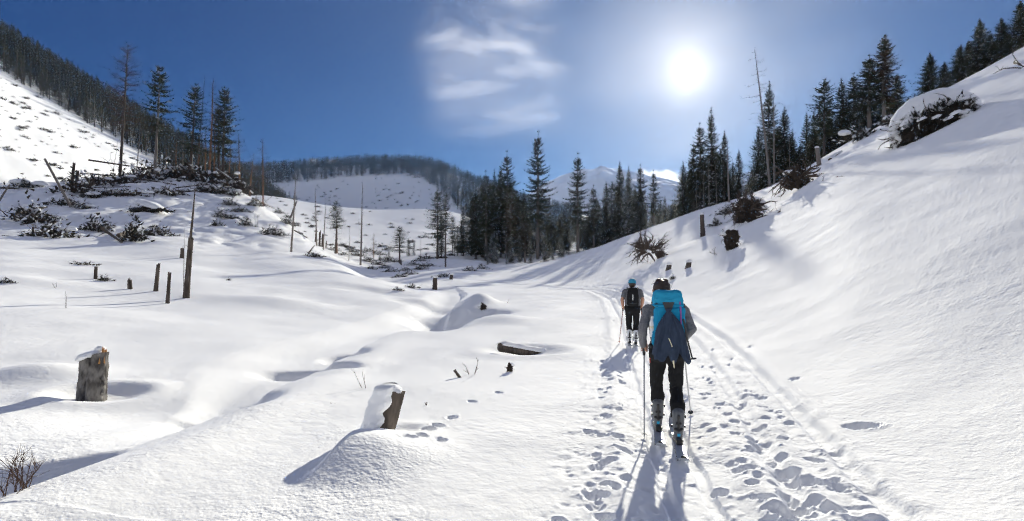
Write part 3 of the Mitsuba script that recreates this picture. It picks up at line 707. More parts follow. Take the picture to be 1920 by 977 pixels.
for k in range(30):
    px = R2.uniform(1385, 1560)
    hazy(px, np.interp(px, [1385, 1410, 1440, 1500, 1530, 1560], [345, 325, 300, 212, 198, 190]) + abs(R2.normal()) * 14, R2.uniform(170, 240), ('v_dense_a', 'v_dense_c')[k % 2], 1.0)

# ---------------------------------------------------------------- far woods that read as one mass
def low_spruce(seed, h=16.0, R=2.0, snow=.1, layers=9):
    tb, V, F, C = spruce(seed, h=h, cb=.12, R=R, whorls=layers * 2, nb=5, snow=snow, seg=2, p=.85, droop=.3)
    mb = MB(); tv, tf = tb.vf()
    mb.add(tv, tf, (.07, .055, .045)); mb.add(V, F); mb.c[-1] = C
    return mikit.ply(mb.vf(), 'm_needles', color=mb.col())


for i in range(3):
    scene[f'v_far_{i}'] = {'type': 'shapegroup', 'tree': low_spruce(40 + i, snow=0.0)}
    scene[f'v_farfrost_{i}'] = {'type': 'shapegroup', 'tree': low_spruce(50 + i, snow=.20, R=1.8, layers=7)}


def far_tree(key, n, x, y, z, h, gid, wide=1.0):
    s = h / 16
    scene[f'{key}__{n:03d}'] = {'type': 'instance', 'to_world': T().translate([float(x), float(y), float(z)]).rotate([0, 0, 1], random.uniform(0, 360)).scale([s * wide, s * wide, s]), 'g': {'type': 'ref', 'id': gid}}


R3 = np.random.default_rng(11)
n = 0
while n < 3800:
    px = R3.uniform(-160, 560); Y = R3.uniform(330, 800)
    x = (px - 960) / FOC * Y
    edge = 372 + 26 * (fb(np.array(x), np.array(Y), 0.02, 2, 5) - .5) * 2 + np.interp(px, [0, 300, 420, 520], [0, 10, -30, -60])
    if Y < edge + 12 * R3.random(): continue
    n += 1
    far_tree('left_forest', n, x, Y, z_left(np.array(x), np.array(Y)) - .5, R3.uniform(12, 20), f'v_far_{n % 3}', 2.0)
labels['left_forest'] = {'label': 'dark spruce wood covering the upper left mountainside', 'category': 'forest', 'kind': 'stuff'}
n = 0
while n < 5200:
    px = R3.uniform(380, 1090); Y = R3.uniform(600, 1180)
    lim = np.interp(px, [380, 480, 520, 560, 640, 770, 810, 850, 890, 940], [800, 830, 850, 872, 880, 872, 830, 740, 640, 600]) + 4 * R3.normal()
    if Y < lim: continue
    n += 1; x = (px - 960) / FOC * Y
    far_tree('hill_forest', n, x, Y, z_back(np.array(x), np.array(Y)) - .5, R3.uniform(13, 19), f'v_farfrost_{n % 3}' if R3.random() < .55 else f'v_far_{n % 3}', 1.9)
labels['hill_forest'] = {'label': 'frosted spruce wood along the top of the hill across the valley', 'category': 'forest', 'kind': 'stuff'}

# ---------------------------------------------------------------- thin winter air between the hills
scene['haze_air'] = {'type': 'homogeneous', 'albedo': {'type': 'rgb', 'value': [0.95, 0.95, 0.95]}, 'sigma_t': {'type': 'rgb', 'value': [0.000009, 0.000018, 0.000038]}, 'phase': {'type': 'hg', 'g': 0.5}}
scene['haze'] = {'type': 'cube', 'to_world': T().translate([0, 1300, 195]).scale([3200, 1560, 235]), 'bsdf': {'type': 'null'}, 'interior': {'type': 'ref', 'id': 'haze_air'}}
labels['haze'] = {'label': 'thin bluish winter air over the valley', 'category': 'haze', 'kind': 'stuff'}
scene['camera']['medium'] = {'type': 'ref', 'id': 'haze_air'}

# ---------------------------------------------------------------- the two skiers
def ball(p, r, seg=14):
    return m3.Manifold.sphere(r, seg).translate([float(v) for v in p])


def hull(*balls):
    return m3.Manifold.batch_hull([ball(p, r) for p, r in balls])


def chain(*balls):
    return [hull(a, b) for a, b in zip(balls[:-1], balls[1:])]


def solid(parts, length=0.014, smooth=8, wrinkle=0.0, freq=18, seed=0, seams=None):
    m = m3.Manifold.batch_boolean(parts, m3.OpType.Add).refine_to_length(length).to_mesh()
    t = trimesh.Trimesh(m.vert_properties[:, :3], m.tri_verts, process=True)
    if smooth: trimesh.smoothing.filter_taubin(t, iterations=smooth)
    if wrinkle:
        p = np.array(t.vertices)
        n = np.array(t.vertex_normals)
        q = p * np.array([freq * .6, freq * .6, freq * 1.3])
        a = meshkit.fbm(q, 3, seed) - .5
        t.vertices = p + n * (a * 2 * wrinkle)[:, None]
    return t


def heather(p, n, uv):
    t = tnoise(p.x * 160, p.y * 160, p.z * 420)
    s = tfbm(p.x * 30, p.y * 30, p.z * 120, 2)
    return mix((0.085, 0.088, 0.10), (0.30, 0.30, 0.32), t * 0.75 + s * 0.3 - .1)


def cloth(col, amp, scale):
    def f(p, n, uv):
        t = tfbm(p.x * scale, p.y * scale, p.z * scale, 3)
        return mix([c * (1 - amp) for c in col], [c * (1 + amp) for c in col], t)
    return P(pc(f), 0.85, 0.2)


scene['m_heather'] = P(pc(heather), 0.9, 0.2)
scene['m_grey_tee'] = P((0.15, 0.155, 0.17), 0.9, 0.2)
scene['m_black_cloth'] = cloth((0.013, 0.0135, 0.015), .25, 25)
scene['m_navy'] = cloth((0.034, 0.050, 0.086), .22, 22)
scene['m_blue'] = cloth((0.010, 0.23, 0.42), .14, 18)
scene['m_blue_light'] = cloth((0.02, 0.27, 0.46), .12, 18)
scene['m_grey_strap'] = P((0.055, 0.06, 0.065), 0.8, 0.2)
scene['m_purple'] = P((0.26, 0.09, 0.33), 0.7, 0.3)
scene['m_pale'] = P((0.75, 0.68, 0.50), 0.6, 0.3)
scene['m_skin'] = P((0.52, 0.29, 0.20), 0.6, 0.35)
scene['m_hair'] = P((0.035, 0.020, 0.013), 0.45, 0.5)
scene['m_boot'] = P((0.10, 0.11, 0.125), 0.45, 0.45)
scene['m_boot_white'] = P((0.72, 0.74, 0.77), 0.4, 0.45)
scene['m_black_plastic'] = P((0.018, 0.018, 0.02), 0.4, 0.5)
scene['m_cyan'] = P((0.03, 0.42, 0.70), 0.45, 0.4)
scene['m_ski_top'] = P((0.42, 0.45, 0.49), 0.35, 0.5)
scene['m_ski_dark'] = P((0.03, 0.032, 0.036), 0.4, 0.5)
scene['m_metal'] = {'type': 'twosided', 'b': {'type': 'principled', 'base_color': {'type': 'rgb', 'value': [0.45, 0.46, 0.48]}, 'metallic': 0.9, 'roughness': 0.3}}
scene['m_red'] = P((0.50, 0.07, 0.06), 0.5, 0.4)
scene['m_shaft_red'] = P((0.30, 0.12, 0.11), 0.4, 0.5)
scene['m_white'] = P((0.78, 0.79, 0.80), 0.6, 0.3)
scene['m_teal'] = P((0.04, 0.25, 0.40), 0.8, 0.2)


class Body:
    def __init__(s, x, y, heading):
        s.c, s.s = math.cos(heading), math.sin(heading)
        s.x, s.y = x, y
        s.z = float(H(x, y)) + float(tracks(np.array([x]), np.array([y]))[0])
    def w(s, p):
        p = np.atleast_2d(p).astype(float)
        return np.stack([s.x + p[:, 0] * s.c + p[:, 1] * s.s, s.y - p[:, 0] * s.s + p[:, 1] * s.c, s.z + p[:, 2]], 1)
    def m(s, t):
        t = t.copy(); t.vertices = s.w(np.array(t.vertices)); return t
    def l(s, p):
        d = np.asarray(p, float) - [s.x, s.y, s.z]
        return np.array([d[0] * s.c - d[1] * s.s, d[0] * s.s + d[1] * s.c, d[2]])


def rbox(sx, sy, sz, r, centre=(0, 0, 0), taper=1.0):
    c = np.array(centre)
    return m3.Manifold.batch_hull([ball(c + [a * (sx / 2 - r) * (taper if k > 0 else 1), b * (sy / 2 - r), k * (sz / 2 - r)], r, 12) for a in (-1, 1) for b in (-1, 1) for k in (-1, 1)])


def grip_hand(wrist, hand, pole_d, side, k=1.0):
    """palm and five fingers closed round a pole that passes through hand along pole_d"""
    z = np.asarray(pole_d, float); z /= np.linalg.norm(z)          # up along the grip
    f = np.asarray(hand, float) - np.asarray(wrist, float); f -= z * (f @ z); f /= np.linalg.norm(f)
    o = np.cross(f, z) * side                                       # away from the body
    hand = np.asarray(hand, float)
    R = 0.026 * k
    out = []
    # palm on the outer side of the grip
    pc_ = hand + o * R - f * 0.012
    out += [m3.Manifold.batch_hull([ball(pc_ + z * a + f * b, 0.014 * k) for a in (-.032 * k, .032 * k) for b in (-.03 * k, .022 * k)])]
    out += chain((wrist, .026 * k), (pc_ - f * .03 * k, .022 * k))
    for i, (hgt, ln) in enumerate(((.034, .92), (.012, 1.0), (-.010, .95), (-.031, .80))):
        pts = []
        for a in np.linspace(0, 3.5 * ln, 6):
            pts.append((hand + z * hgt * k + (o * math.cos(a) + f * math.sin(a)) * R * (1.0 if a > .3 else 1.05), .0092 * k * (1 - .06 * a)))
        out += chain(*pts)
    th = [(pc_ - f * .018 * k + z * .03 * k, .012 * k), (hand - f * R * .9 + z * .048 * k, .0105 * k), (hand - o * R * .7 - f * R * .3 + z * .052 * k, .0095 * k), (hand - o * R * .8 + f * R * .5 + z * .046 * k, .0085 * k)]
    out += chain(*th)
    return out


def head_parts(c, yaw=0.0, k=1.0):
    c = np.asarray(c, float)
    def q(x, y, z): return c + np.array([x * math.cos(yaw) + y * math.sin(yaw), -x * math.sin(yaw) + y * math.cos(yaw), z]) * k
    out = [hull((q(0, -.025, .025), .088 * k), (q(0, .02, .03), .083 * k)), hull((q(0, .02, 0), .075 * k), (q(0, .052, -.075), .036 * k)), hull((q(-.03, .03, -.05), .036 * k), (q(.03, .03, -.05), .036 * k), (q(0, .062, -.088), .020 * k))]
    out += [hull((q(0, .088, .012), .010 * k), (q(0, .112, -.026), .012 * k), (q(0, .085, -.03), .014 * k))]                     # nose
    out += [hull((q(-.045, .075, .022), .014 * k), (q(.045, .075, .022), .014 * k))]                                              # brow
    out += [hull((q(-.02, .086, -.058), .009 * k), (q(.02, .086, -.058), .009 * k))]                                              # mouth
    for sd in (-1, 1):
        out += [hull((q(sd * .083, -.005, .012), .012 * k), (q(sd * .088, -.015, .02), .013 * k), (q(sd * .080, -.002, -.025), .009 * k))]   # ear
        out += [ball(q(sd * .032, .076, .004), .012 * k)]                                                                          # eyes under the brow
    return out, q


def ski_pair_member(owner_label, B, ankle, length, behind, yaw, name_group, width=.102, top='m_ski_top'):
    k = thing('touring_ski', owner_label, 'ski', name_group)
    n = 34
    s = np.linspace(-behind, length - behind, n)
    u = (s + behind) / length
    wd = width / 2 * (0.86 + 0.20 * (2 * u - 1) ** 2) * np.where(u > .93, np.sqrt(np.clip((1 - u) / .07, .02, 1)), 1) * np.where(u < .03, .80 + .2 * u / .03, 1)
    zz = 0.030 + 0.17 * np.clip((u - .86) / .14, 0, 1) ** 2 + 0.035 * np.clip((.045 - u) / .045, 0, 1) ** 1.5
    th = 0.011
    cy, sy = math.cos(yaw), math.sin(yaw)
    def loc(x, y, z): return np.array([ankle[0] + x * cy + y * sy, ankle[1] - x * sy + y * cy, z])
    P0 = []
    for si, wi, zi in zip(s, wd, zz):
        P0 += [loc(-wi, si, zi), loc(wi, si, zi), loc(wi, si, zi + th), loc(-wi, si, zi + th)]
    F = []
    for i in range(n - 1):
        a, b = 4 * i, 4 * i + 4
        for j in range(4): F.append([a + j, a + (j + 1) % 4, b + (j + 1) % 4, b + j])
    F = [[f[0], f[1], f[2]] for f in F] + [[f[0], f[2], f[3]] for f in F] + [[0, 2, 1], [0, 3, 2], [4 * n - 4, 4 * n - 3, 4 * n - 2], [4 * n - 4, 4 * n - 2, 4 * n - 1]]
    t = trimesh.Trimesh(B.w(np.array(P0)), np.array(F), process=False); t.fix_normals()
    obj('ski_board', t, top, k, smooth=30)
    e = MB()
    for sd in (-1, 1):
        e.tube(B.w([loc(sd * (wi + .001), si, zi + .003) for si, wi, zi in zip(s, wd, zz)]), .0035, 4)
    obj('steel_edge', e.mesh(), 'm_ski_dark', k)
    # heel riser and toe piece of the touring binding
    for nm, y0, sy_, sz in (('heel_piece', -.165, .07, .055), ('toe_piece', .185, .06, .035)):
        obj(nm, B.m(solid([rbox(.062, sy_, sz, .010, loc(0, y0, .046 + sz / 2)), rbox(.04, sy_ * .6, sz * 1.2, .008, loc(0, y0 - .01, .05 + sz / 2))], .02, 0)), 'm_black_plastic', k)
    obj('skin_clip', B.m(solid([rbox(.045, .02, .02, .006, loc(0, -behind + .012, zz[0] + th + .006))], .02, 0)), 'm_black_plastic', k)
    return loc


def pole(label, group, B, hand, tip_w, top_off=.07, shaft='m_metal', basket='m_black_plastic', strap=True, r=.0085):
    k = thing('ski_pole', label, 'ski pole', group)
    h = B.w(hand)[0]; tip = np.asarray(tip_w, float)
    d = h - tip; L = np.linalg.norm(d); d /= L
    m = MB(); m.tube([tip + d * .05, tip + d * (L * .5), h - d * .08], [r * .8, r, r * 1.05], 8)
    obj('shaft', m.mesh(), shaft, k)
    m = MB(); m.tube([h - d * .085, h - d * .06, h + d * (top_off - .02), h + d * top_off], [.012, .0165, .016, .019], 8)
    obj('grip', m.mesh(), 'm_black_plastic', k)
    m = MB(); m.tube([tip + d * .072, tip + d * .076, tip + d * .082], [.028, .032, .012], 14)
    obj('basket', m.mesh(), basket, k)
    m = MB(); m.tube([tip - d * .015, tip + d * .06], [.002, .006], 6)
    obj('tip', m.mesh(), 'm_metal', k)
    if strap:
        a, b = frame(d)
        ang = np.linspace(0, 2 * np.pi, 14)
        pts = [h + d * (top_off - .01) + (-d * (1 - math.cos(t)) * .055 + a * math.sin(t) * .03 - np.array([0, .02, 0])) for t in ang]
        m = MB(); m.tube(pts, .005, 4, cap=False); obj('wrist_strap', m.mesh(), 'm_black_plastic', k)
    return d


# ------------------------------------------------ the woman in front
W = Body(1.667, 6.9, math.radians(8.0))
LH, RH = np.array([-.232, .10, .955]), np.array([.205, .30, 1.03])
def snowz(x, y): return float(H(x, y)) + float(tracks(np.array([x]), np.array([y]))[0])
ltip = np.array([1.405, 6.80, snowz(1.405, 6.80) - .03]); rtip = np.array([2.215, 7.92, snowz(2.215, 7.92) - .03])
ld = W.l(W.w(LH)[0]) - W.l(ltip); rd = W.l(W.w(RH)[0]) - W.l(rtip)
LW, RW = np.array([-.245, .035, .985]), np.array([.215, .215, 1.045])
LE, RE = np.array([-.262, -.075, 1.16]), np.array([.255, -.055, 1.175])
LS, RS = np.array([-.195, .015, 1.375]), np.array([.175, .015, 1.37])
HEAD = np.array([-.045, .10, 1.565])
LA, RA = np.array([-.072, .25, .13]), np.array([.085, -.30, .13])
LK, RK = np.array([-.092, .20, .55]), np.array([.098, -.03, .54])
LHIP, RHIP = np.array([-.082, .0, .92]), np.array([.092, .0, .92])
person = thing('person', 'nearer skier seen from behind, in heather grey long-sleeved top and black trousers', 'person')
hp, hq = head_parts(HEAD, .05)
bare = hp + chain((HEAD + [0, -.02, -.05], .055), ([-.02, .04, 1.42], .058), ([-.01, .02, 1.36], .085))
bare += [hull(([-.12, .0, 1.33], .07), ([.11, .0, 1.33], .07), ([0, .0, 1.02], .10))] + [hull(([-.07, 0, .95], .10), ([.08, 0, .95], .10), ([0, 0, 1.05], .10))]
bare += chain((LS, .045), (LE, .036), (LW, .025)) + chain((RS, .045), (RE, .036), (RW, .025))
bare += chain((LHIP, .085), (LK, .052), (LA + [0, 0, .12], .042)) + chain((RHIP, .085), (RK, .052), (RA + [0, 0, .12], .042))
bare += grip_hand(LW, LH, ld, 1) + grip_hand(RW, RH, rd, -1)
obj('body', W.m(solid(bare, .010, 4)), 'm_skin', person, smooth=True)
hair = [hull((HEAD + [0, -.035, .040], .096), (HEAD + [0, .015, .055], .088)), hull((HEAD + [0, -.04, -.02], .080), (HEAD + [0, -.05, -.09], .045)), ball(HEAD + [-.035, -.02, .115], .036), ball(HEAD + [.035, -.02, .108], .040), ball(HEAD + [0, -.075, .09], .045), hull((HEAD + [.05, -.06, 0], .05), (HEAD + [-.05, -.06, 0], .05))]
obj('hair', W.m(solid(hair, .010, 3, wrinkle=.010, freq=38, seed=3)), 'm_hair', person, smooth=True)
hs = MB(); rr = np.random.default_rng(2)
for k in range(36):                                               # loose strands standing off the head
    a, e = rr.uniform(0, 6.28), rr.uniform(.1, 1.5)
    n_ = np.array([math.cos(a) * math.cos(e), math.sin(a) * math.cos(e), math.sin(e)])
    p0 = HEAD + [0, -.02, .05] + n_ * .085; tt = np.cross(n_, rr.normal(size=3)); tt /= np.linalg.norm(tt)
    hs.tube(W.w([p0, p0 + n_ * .022 + tt * .02, p0 + n_ * .025 + tt * .06]), [.0011, .0009, .0006], 3, cap=False)
obj('loose_hair', hs.mesh(), 'm_hair', person)
shirt = [hull((LS + [.03, 0, -.01], .070), (RS - [.03, 0, .01], .070), ([-.02, .02, 1.40], .075)), hull(([-.125, .0, 1.31], .085), ([.115, .0, 1.31], .085), ([-.075, .0, 1.05], .095), ([.085, .0, 1.05], .095)), hull(([-.075, .0, 1.05], .095), ([.085, .0, 1.05], .095), ([-.08, .0, .95], .108), ([.09, .0, .95], .108)), hull(([-.03, .035, 1.40], .066), ([-.03, .045, 1.445], .058))]
shirt += chain((LS, .066), (.5 * LS + .5 * LE, .055), (LE, .050), (.4 * LE + .6 * LW, .043), (LW, .034)) + chain((RS, .066), (.5 * RS + .5 * RE, .055), (RE, .052), (.4 * RE + .6 * RW, .043), (RW, .034))
obj('shirt', W.m(solid(shirt, .012, 6, wrinkle=.010, freq=15, seed=4)), 'm_heather', person, smooth=True)


def trousers(hips, knees, cuffs, waist, k=1.0):
    pr = [hull((hips[0] + [0, 0, .04], .112 * k), (hips[1] + [0, 0, .04], .112 * k), (waist, .108 * k)), hull((hips[0] + [0, -.03, -.01], .108 * k), (hips[1] + [0, -.03, -.01], .108 * k))]
    for h_, kn, cu in zip(hips, knees, cuffs):
        pr += chain((h_, .105 * k), (.55 * h_ + .45 * kn, .085 * k), (kn, .068 * k), (.45 * kn + .55 * cu, .071 * k), (cu + [0, 0, .05], .076 * k), (cu, .070 * k))
    return pr


cuL, cuR = LA + np.array([0, .0, .22]), RA + np.array([0, .02, .20])
obj('trousers', W.m(solid(trousers((LHIP, RHIP), (LK, RK), (cuL, cuR), np.array([0.005, 0, 1.0])), .013, 6, wrinkle=.013, freq=13, seed=5)), 'm_black_cloth', person, smooth=True)
m = MB(); m.tube(W.w([[-.178, -.045, .86], [-.182, -.05, .835], [-.178, -.052, .81]]), .006, 5); obj('red_tab', m.mesh(), 'm_red', person)


def ski_boot(B, ank, yaw, parent, shell, k=1.0, heel='m_cyan'):
    cy, sy = math.cos(yaw), math.sin(yaw)
    def q(x, y, z): return np.array([ank[0] + x * cy + y * sy, ank[1] - x * sy + y * cy, z])
    b = obj('boot', B.m(solid([hull((q(0, -.085, .10), .042), (q(0, .04, .095), .046), (q(0, .165, .085), .036), (q(0, -.085, .16), .043), (q(0, .02, .17), .045)),
                               hull((q(0, -.055, .17), .054), (q(0, .03, .17), .050), (q(0, -.045, .33), .064), (q(0, .03, .34), .060))], .012, 4)), shell, parent, smooth=35)
    sole = [rbox(.085, .29, .028, .010, q(0, .045, .060))]
    obj('sole', B.m(solid(sole, .03, 0)), 'm_black_plastic', b, smooth=35)
    obj('spine', B.m(solid([hull((q(0, -.112, .20), .016), (q(0, -.112, .32), .014)), hull((q(-.02, -.116, .245), .012), (q(.02, -.116, .245), .012)), hull((q(-.034, -.105, .185), .014), (q(.034, -.105, .185), .014), (q(0, -.118, .165), .012))], .012, 2)), 'm_black_plastic', b, smooth=35)
    obj('heel_label', B.m(solid([rbox(.030, .012, .030, .004, q(0, -.130, .130))], .02, 0)), heel, b)
    obj('heel_fitting', B.m(solid([rbox(.052, .035, .045, .010, q(0, -.125, .085)), rbox(.07, .03, .018, .006, q(0, -.12, .065))], .02, 0)), 'm_black_plastic', b, smooth=35)
    for sd in (-1, 1):
        for zz in (.30, .20):
            obj('buckle', B.m(solid([rbox(.016, .045, .018, .005, q(sd * (.062 + .03 * (zz - .2)), -.01, zz)), rbox(.012, .02, .028, .004, q(sd * (.068 + .03 * (zz - .2)), -.03, zz))], .02, 0)), 'm_black_plastic', b)
    return b


for ank, yaw, lab, bh in ((LA, .05, "left ski of the nearer skier, its tail in the snow under the left boot", .80), (RA, .05, "right ski of the nearer skier, trailing closest to the viewer", .78)):
    ski_boot(W, ank, yaw, person, 'm_boot')
    ski_pair_member(lab, W, ank, 1.66, bh, yaw, None)
pole('left pole of the nearer skier, planted straight down beside her left boot', None, W, LH, ltip, basket='m_grey_strap')
pole('right pole of the nearer skier, slanting down beyond her right knee', None, W, RH, rtip, basket='m_grey_strap')

# the blue backpack
pk = thing('backpack', 'bright blue touring backpack on the nearer skier, navy jacket hanging from it', 'backpack')
bag = [rbox(.315, .20, .44, .06, (.004, -.215, 1.235), .99), rbox(.25, .16, .12, .05, (.0, -.20, 1.02))]
obj('bag', W.m(solid(bag, .012, 4, wrinkle=.014, freq=14, seed=8)), 'm_blue', pk, smooth=True)
lid = [rbox(.305, .235, .155, .048, (-.010, -.215, 1.515), .93), rbox(.30, .21, .06, .03, (-.008, -.215, 1.445))]
obj('lid', W.m(solid(lid, .010, 3, wrinkle=.017, freq=13, seed=9)), 'm_blue_light', pk, smooth=True)
obj('lid_rim', W.m(solid([rbox(.310, .238, .018, .008, (-.010, -.216, 1.437))], .016, 2, wrinkle=.005, freq=16, seed=6)), 'm_blue', pk, smooth=True)
v = np.array([[-.075, -.338, 1.470], [.045, -.338, 1.470], [.010, -.332, 1.37], [-.034, -.332, 1.37]])
v = np.vstack([v, v + [0, .012, 0]])
st = trimesh.convex.convex_hull(v); obj('lid_strap', W.m(st), 'm_grey_strap', pk)
m = MB(); m.tube(W.w([[.102, -.322, 1.475], [.108, -.325, 1.40], [.112, -.322, 1.30], [.114, -.318, 1.22]]), .0085, 6); obj('compression_strap', m.mesh(), 'm_purple', pk)
for sd, x in ((-1, -.15), (1, .15)):
    m = MB(); m.tube(W.w([[x * .97, -.30, 1.45], [x * 1.02, -.26, 1.40], [x * 1.02, -.20, 1.42], [x * 1.0, -.12, 1.43]]), .010, 6); obj('side_strap', m.mesh(), 'm_grey_strap', pk)
    m = MB(); m.tube(W.w([[x * .7, -.10, 1.42], [x * .95, .02, 1.46], [x * .9, .10, 1.36], [x * .75, .12, 1.2], [x * .8, .02, 1.08]]), .020, 6); obj('shoulder_strap', m.mesh(), 'm_grey_strap', pk, smooth=True)
obj('buckle', W.m(solid([rbox(.03, .02, .035, .006, (-.130, -.312, 1.44))], .02, 0)), 'm_black_plastic', pk)
obj('side_pocket', W.m(solid([rbox(.05, .14, .16, .022, (-.145, -.20, 1.09)), rbox(.05, .14, .16, .022, (.145, -.20, 1.09))][:1], .014, 2, wrinkle=.004)), 'm_blue', pk, smooth=True)
obj('side_pocket', W.m(solid([rbox(.05, .14, .16, .022, (.145, -.20, 1.09))], .014, 2, wrinkle=.004)), 'm_blue', pk, smooth=True)
m = MB(); m.tube(W.w([[-.16, -.09, .985], [-.18, .0, .985], [-.13, .10, .985], [0, .13, .985], [.13, .10, .985], [.18, .0, .985], [.16, -.09, .985]]), .019, 6); obj('hip_belt', m.mesh(), 'm_grey_strap', pk, smooth=True)
bt = thing('water_bottle', 'pale bottle with orange band in the side pocket of the blue backpack', 'bottle')
m = MB(); m.tube(W.w([[-.165, -.20, 1.10], [-.165, -.20, 1.25], [-.165, -.20, 1.27], [-.165, -.20, 1.285]]), [.030, .031, .026, .016], 12); obj('flask', m.mesh(), 'm_white', bt, smooth=40)
m = MB(); m.tube(W.w([[-.165, -.20, 1.19], [-.165, -.20, 1.215]]), .0325, 12); obj('band', m.mesh(), 'm_pale', bt)
m = MB(); m.tube(W.w([[-.165, -.20, 1.283], [-.165, -.20, 1.315]]), .018, 10); obj('cap', m.mesh(), 'm_white', bt)
rd_ = thing('ski_pole', 'dark short pole end with round basket strapped behind the blue backpack, at its right', 'ski pole')
m = MB(); m.tube(W.w([[.135, -.335, 1.30], [.170, -.345, 1.10], [.222, -.355, .895]]), [.010, .010, .008], 8); obj('shaft', m.mesh(), 'm_black_plastic', rd_)
m = MB(); m.tube(W.w([[.221, -.355, .905], [.223, -.355, .898], [.2235, -.355, .892]]), [.012, .040, .042], 14); obj('basket', m.mesh(), 'm_grey_strap', rd_)


# the jacket: a folded sheet hanging over the pack, sleeves as lobes
def jacket():
    nu, nv = 72, 60
    u = np.linspace(-1, 1, nu); v = np.linspace(0, 1, nv)
    U, Vv = np.meshgrid(u, v)
    half = np.interp(v, [0, .06, .16, .3, .5, .75, 1], [.022, .036, .070, .112, .150, .180, .195])[:, None]
    cx = np.interp(v, [0, .3, 1], [-.012, .0, .022])[:, None]
    bottom = -0.02 * np.abs(np.sin(U * 4.7 + .2)) - 0.045 * np.exp(-((U - .08) / .28) ** 2) - .030 * np.exp(-((U + .55) / .25) ** 2) - .045 * np.exp(-((U - .82) / .22) ** 2) + .06 * np.exp(-((U + .22) / .10) ** 2) + .07 * np.exp(-((U - .45) / .11) ** 2) + .05 * (U < -.9)
    z = 1.395 - .50 * Vv + bottom * Vv ** 4
    x = cx + half * U + .006 * np.sin(9 * Vv + 5 * U)
    folds = .026 * np.cos(U * 8.2 + 1.3 * np.sin(Vv * 3)) * Vv ** .7 + .012 * np.cos(U * 19 + 4 * Vv) * Vv
    gap = -.030 * np.exp(-((U + .22 - .05 * Vv) / .07) ** 2) * Vv - .030 * np.exp(-((U - .45 - .03 * Vv) / .06) ** 2) * Vv
    wr = (meshkit.fbm(np.stack([x * 22, z * 9, 0 * x], -1), 3, 6) - .5) * .035
    dome = .05 * np.sqrt(np.clip(1 - (U * .98) ** 2, 0, 1))
    y = -.318 - dome - folds - gap - wr - .03 * np.sin(np.pi * Vv) + .05 * Vv
    F = np.stack([x, y, z], -1).reshape(-1, 3); Bk = np.stack([x * .97, np.minimum(y + .075, -.20 + 0 * y), z + .01], -1).reshape(-1, 3)
    f = grid_faces(nv, nu); n_ = nu * nv
    idx = np.arange(n_).reshape(nv, nu)
    rim = np.concatenate([idx[0, :-1], idx[:-1, -1], idx[-1, :0:-1], idx[:0:-1, 0]])
    nx = np.roll(rim, -1)
    fs = np.vstack([f, f[:, ::-1] + n_, np.stack([rim, nx, nx + n_], 1), np.stack([rim, nx + n_, rim + n_], 1)])
    t = trimesh.Trimesh(np.vstack([F, Bk]), fs, process=False); t.fix_normals(); return t


jk = thing('jacket', 'navy jacket tied over the blue backpack, sleeves hanging', 'jacket')
obj('shell', W.m(jacket()), 'm_navy', jk, smooth=True)
m = MB(); m.tube(W.w([[-.020, -.418, 1.105], [-.004, -.420, 1.07], [.014, -.418, 1.02]]), .0045, 5); obj('zip_pull', m.mesh(), 'm_pale', jk)
m = MB(); m.tube(W.w([[.030, -.372, .875], [.033, -.374, .845], [.040, -.372, .800]]), [.010, .008, .005], 5); obj('drawcord', m.mesh(), 'm_pale', jk)
m = MB(); m.tube(W.w([[-.035, -.352, 1.395], [-.012, -.366, 1.400], [.014, -.352, 1.398]]), .011, 6); obj('collar', m.mesh(), 'm_navy', jk, smooth=True)

# ------------------------------------------------ the man ahead
M = Body(3.035, 16.1, math.radians(8.5))
LH2, RH2 = np.array([-.235, .06, .925]), np.array([.215, .07, .935])
ltip2 = np.array([2.735, 16.35, snowz(2.735, 16.35) - .03]); rtip2 = np.array([3.22, 15.75, snowz(3.22, 15.75) - .03])
ld2 = M.l(M.w(LH2)[0]) - M.l(ltip2); rd2 = M.l(M.w(RH2)[0]) - M.l(rtip2)
LW2, RW2 = np.array([-.245, -.01, .965]), np.array([.228, -.0, .975])
LE2, RE2 = np.array([-.262, -.06, 1.14]), np.array([.248, -.05, 1.14])
LS2, RS2 = np.array([-.185, .0, 1.335]), np.array([.175, .0, 1.335])
HEAD2 = np.array([-.01, .07, 1.535])
LA2, RA2 = np.array([-.075, .10, .13]), np.array([.075, -.06, .13])
LK2, RK2 = np.array([-.09, .12, .52]), np.array([.088, .03, .52])
LHIP2, RHIP2 = np.array([-.085, .0, .90]), np.array([.085, .0, .90])
man = thing('person', 'farther skier seen from behind, in grey short-sleeved shirt, black trousers and blue headband', 'person')
hp2, hq2 = head_parts(HEAD2, 0)
bare = hp2 + chain((HEAD2 + [0, -.02, -.05], .060), ([-.005, .03, 1.40], .062), ([0, .01, 1.34], .09))
bare += [hull(([-.12, .0, 1.30], .075), ([.12, .0, 1.30], .075), ([0, .0, 1.0], .11)), hull((LHIP2 + [0, 0, .02], .095), (RHIP2 + [0, 0, .02], .095), ([0, 0, 1.05], .10))]
bare += chain((LS2, .052), (LE2, .041), (.6 * LE2 + .4 * LW2, .041), (LW2, .028)) + chain((RS2, .052), (RE2, .041), (.6 * RE2 + .4 * RW2, .041), (RW2, .028))
bare += chain((LHIP2, .09), (LK2, .055), (LA2 + [0, 0, .12], .045)) + chain((RHIP2, .09), (RK2, .055), (RA2 + [0, 0, .12], .045))
bare += grip_hand(LW2, LH2, ld2, 1) + grip_hand(RW2, RH2, rd2, -1)
obj('body', M.m(solid(bare, .012, 4)), 'm_skin', man, smooth=True)
obj('hair', M.m(solid([hull((HEAD2 + [0, -.035, .0], .090), (HEAD2 + [0, -.045, -.06], .06))], .014, 2, wrinkle=.006, freq=30)), 'm_hair', man, smooth=True)
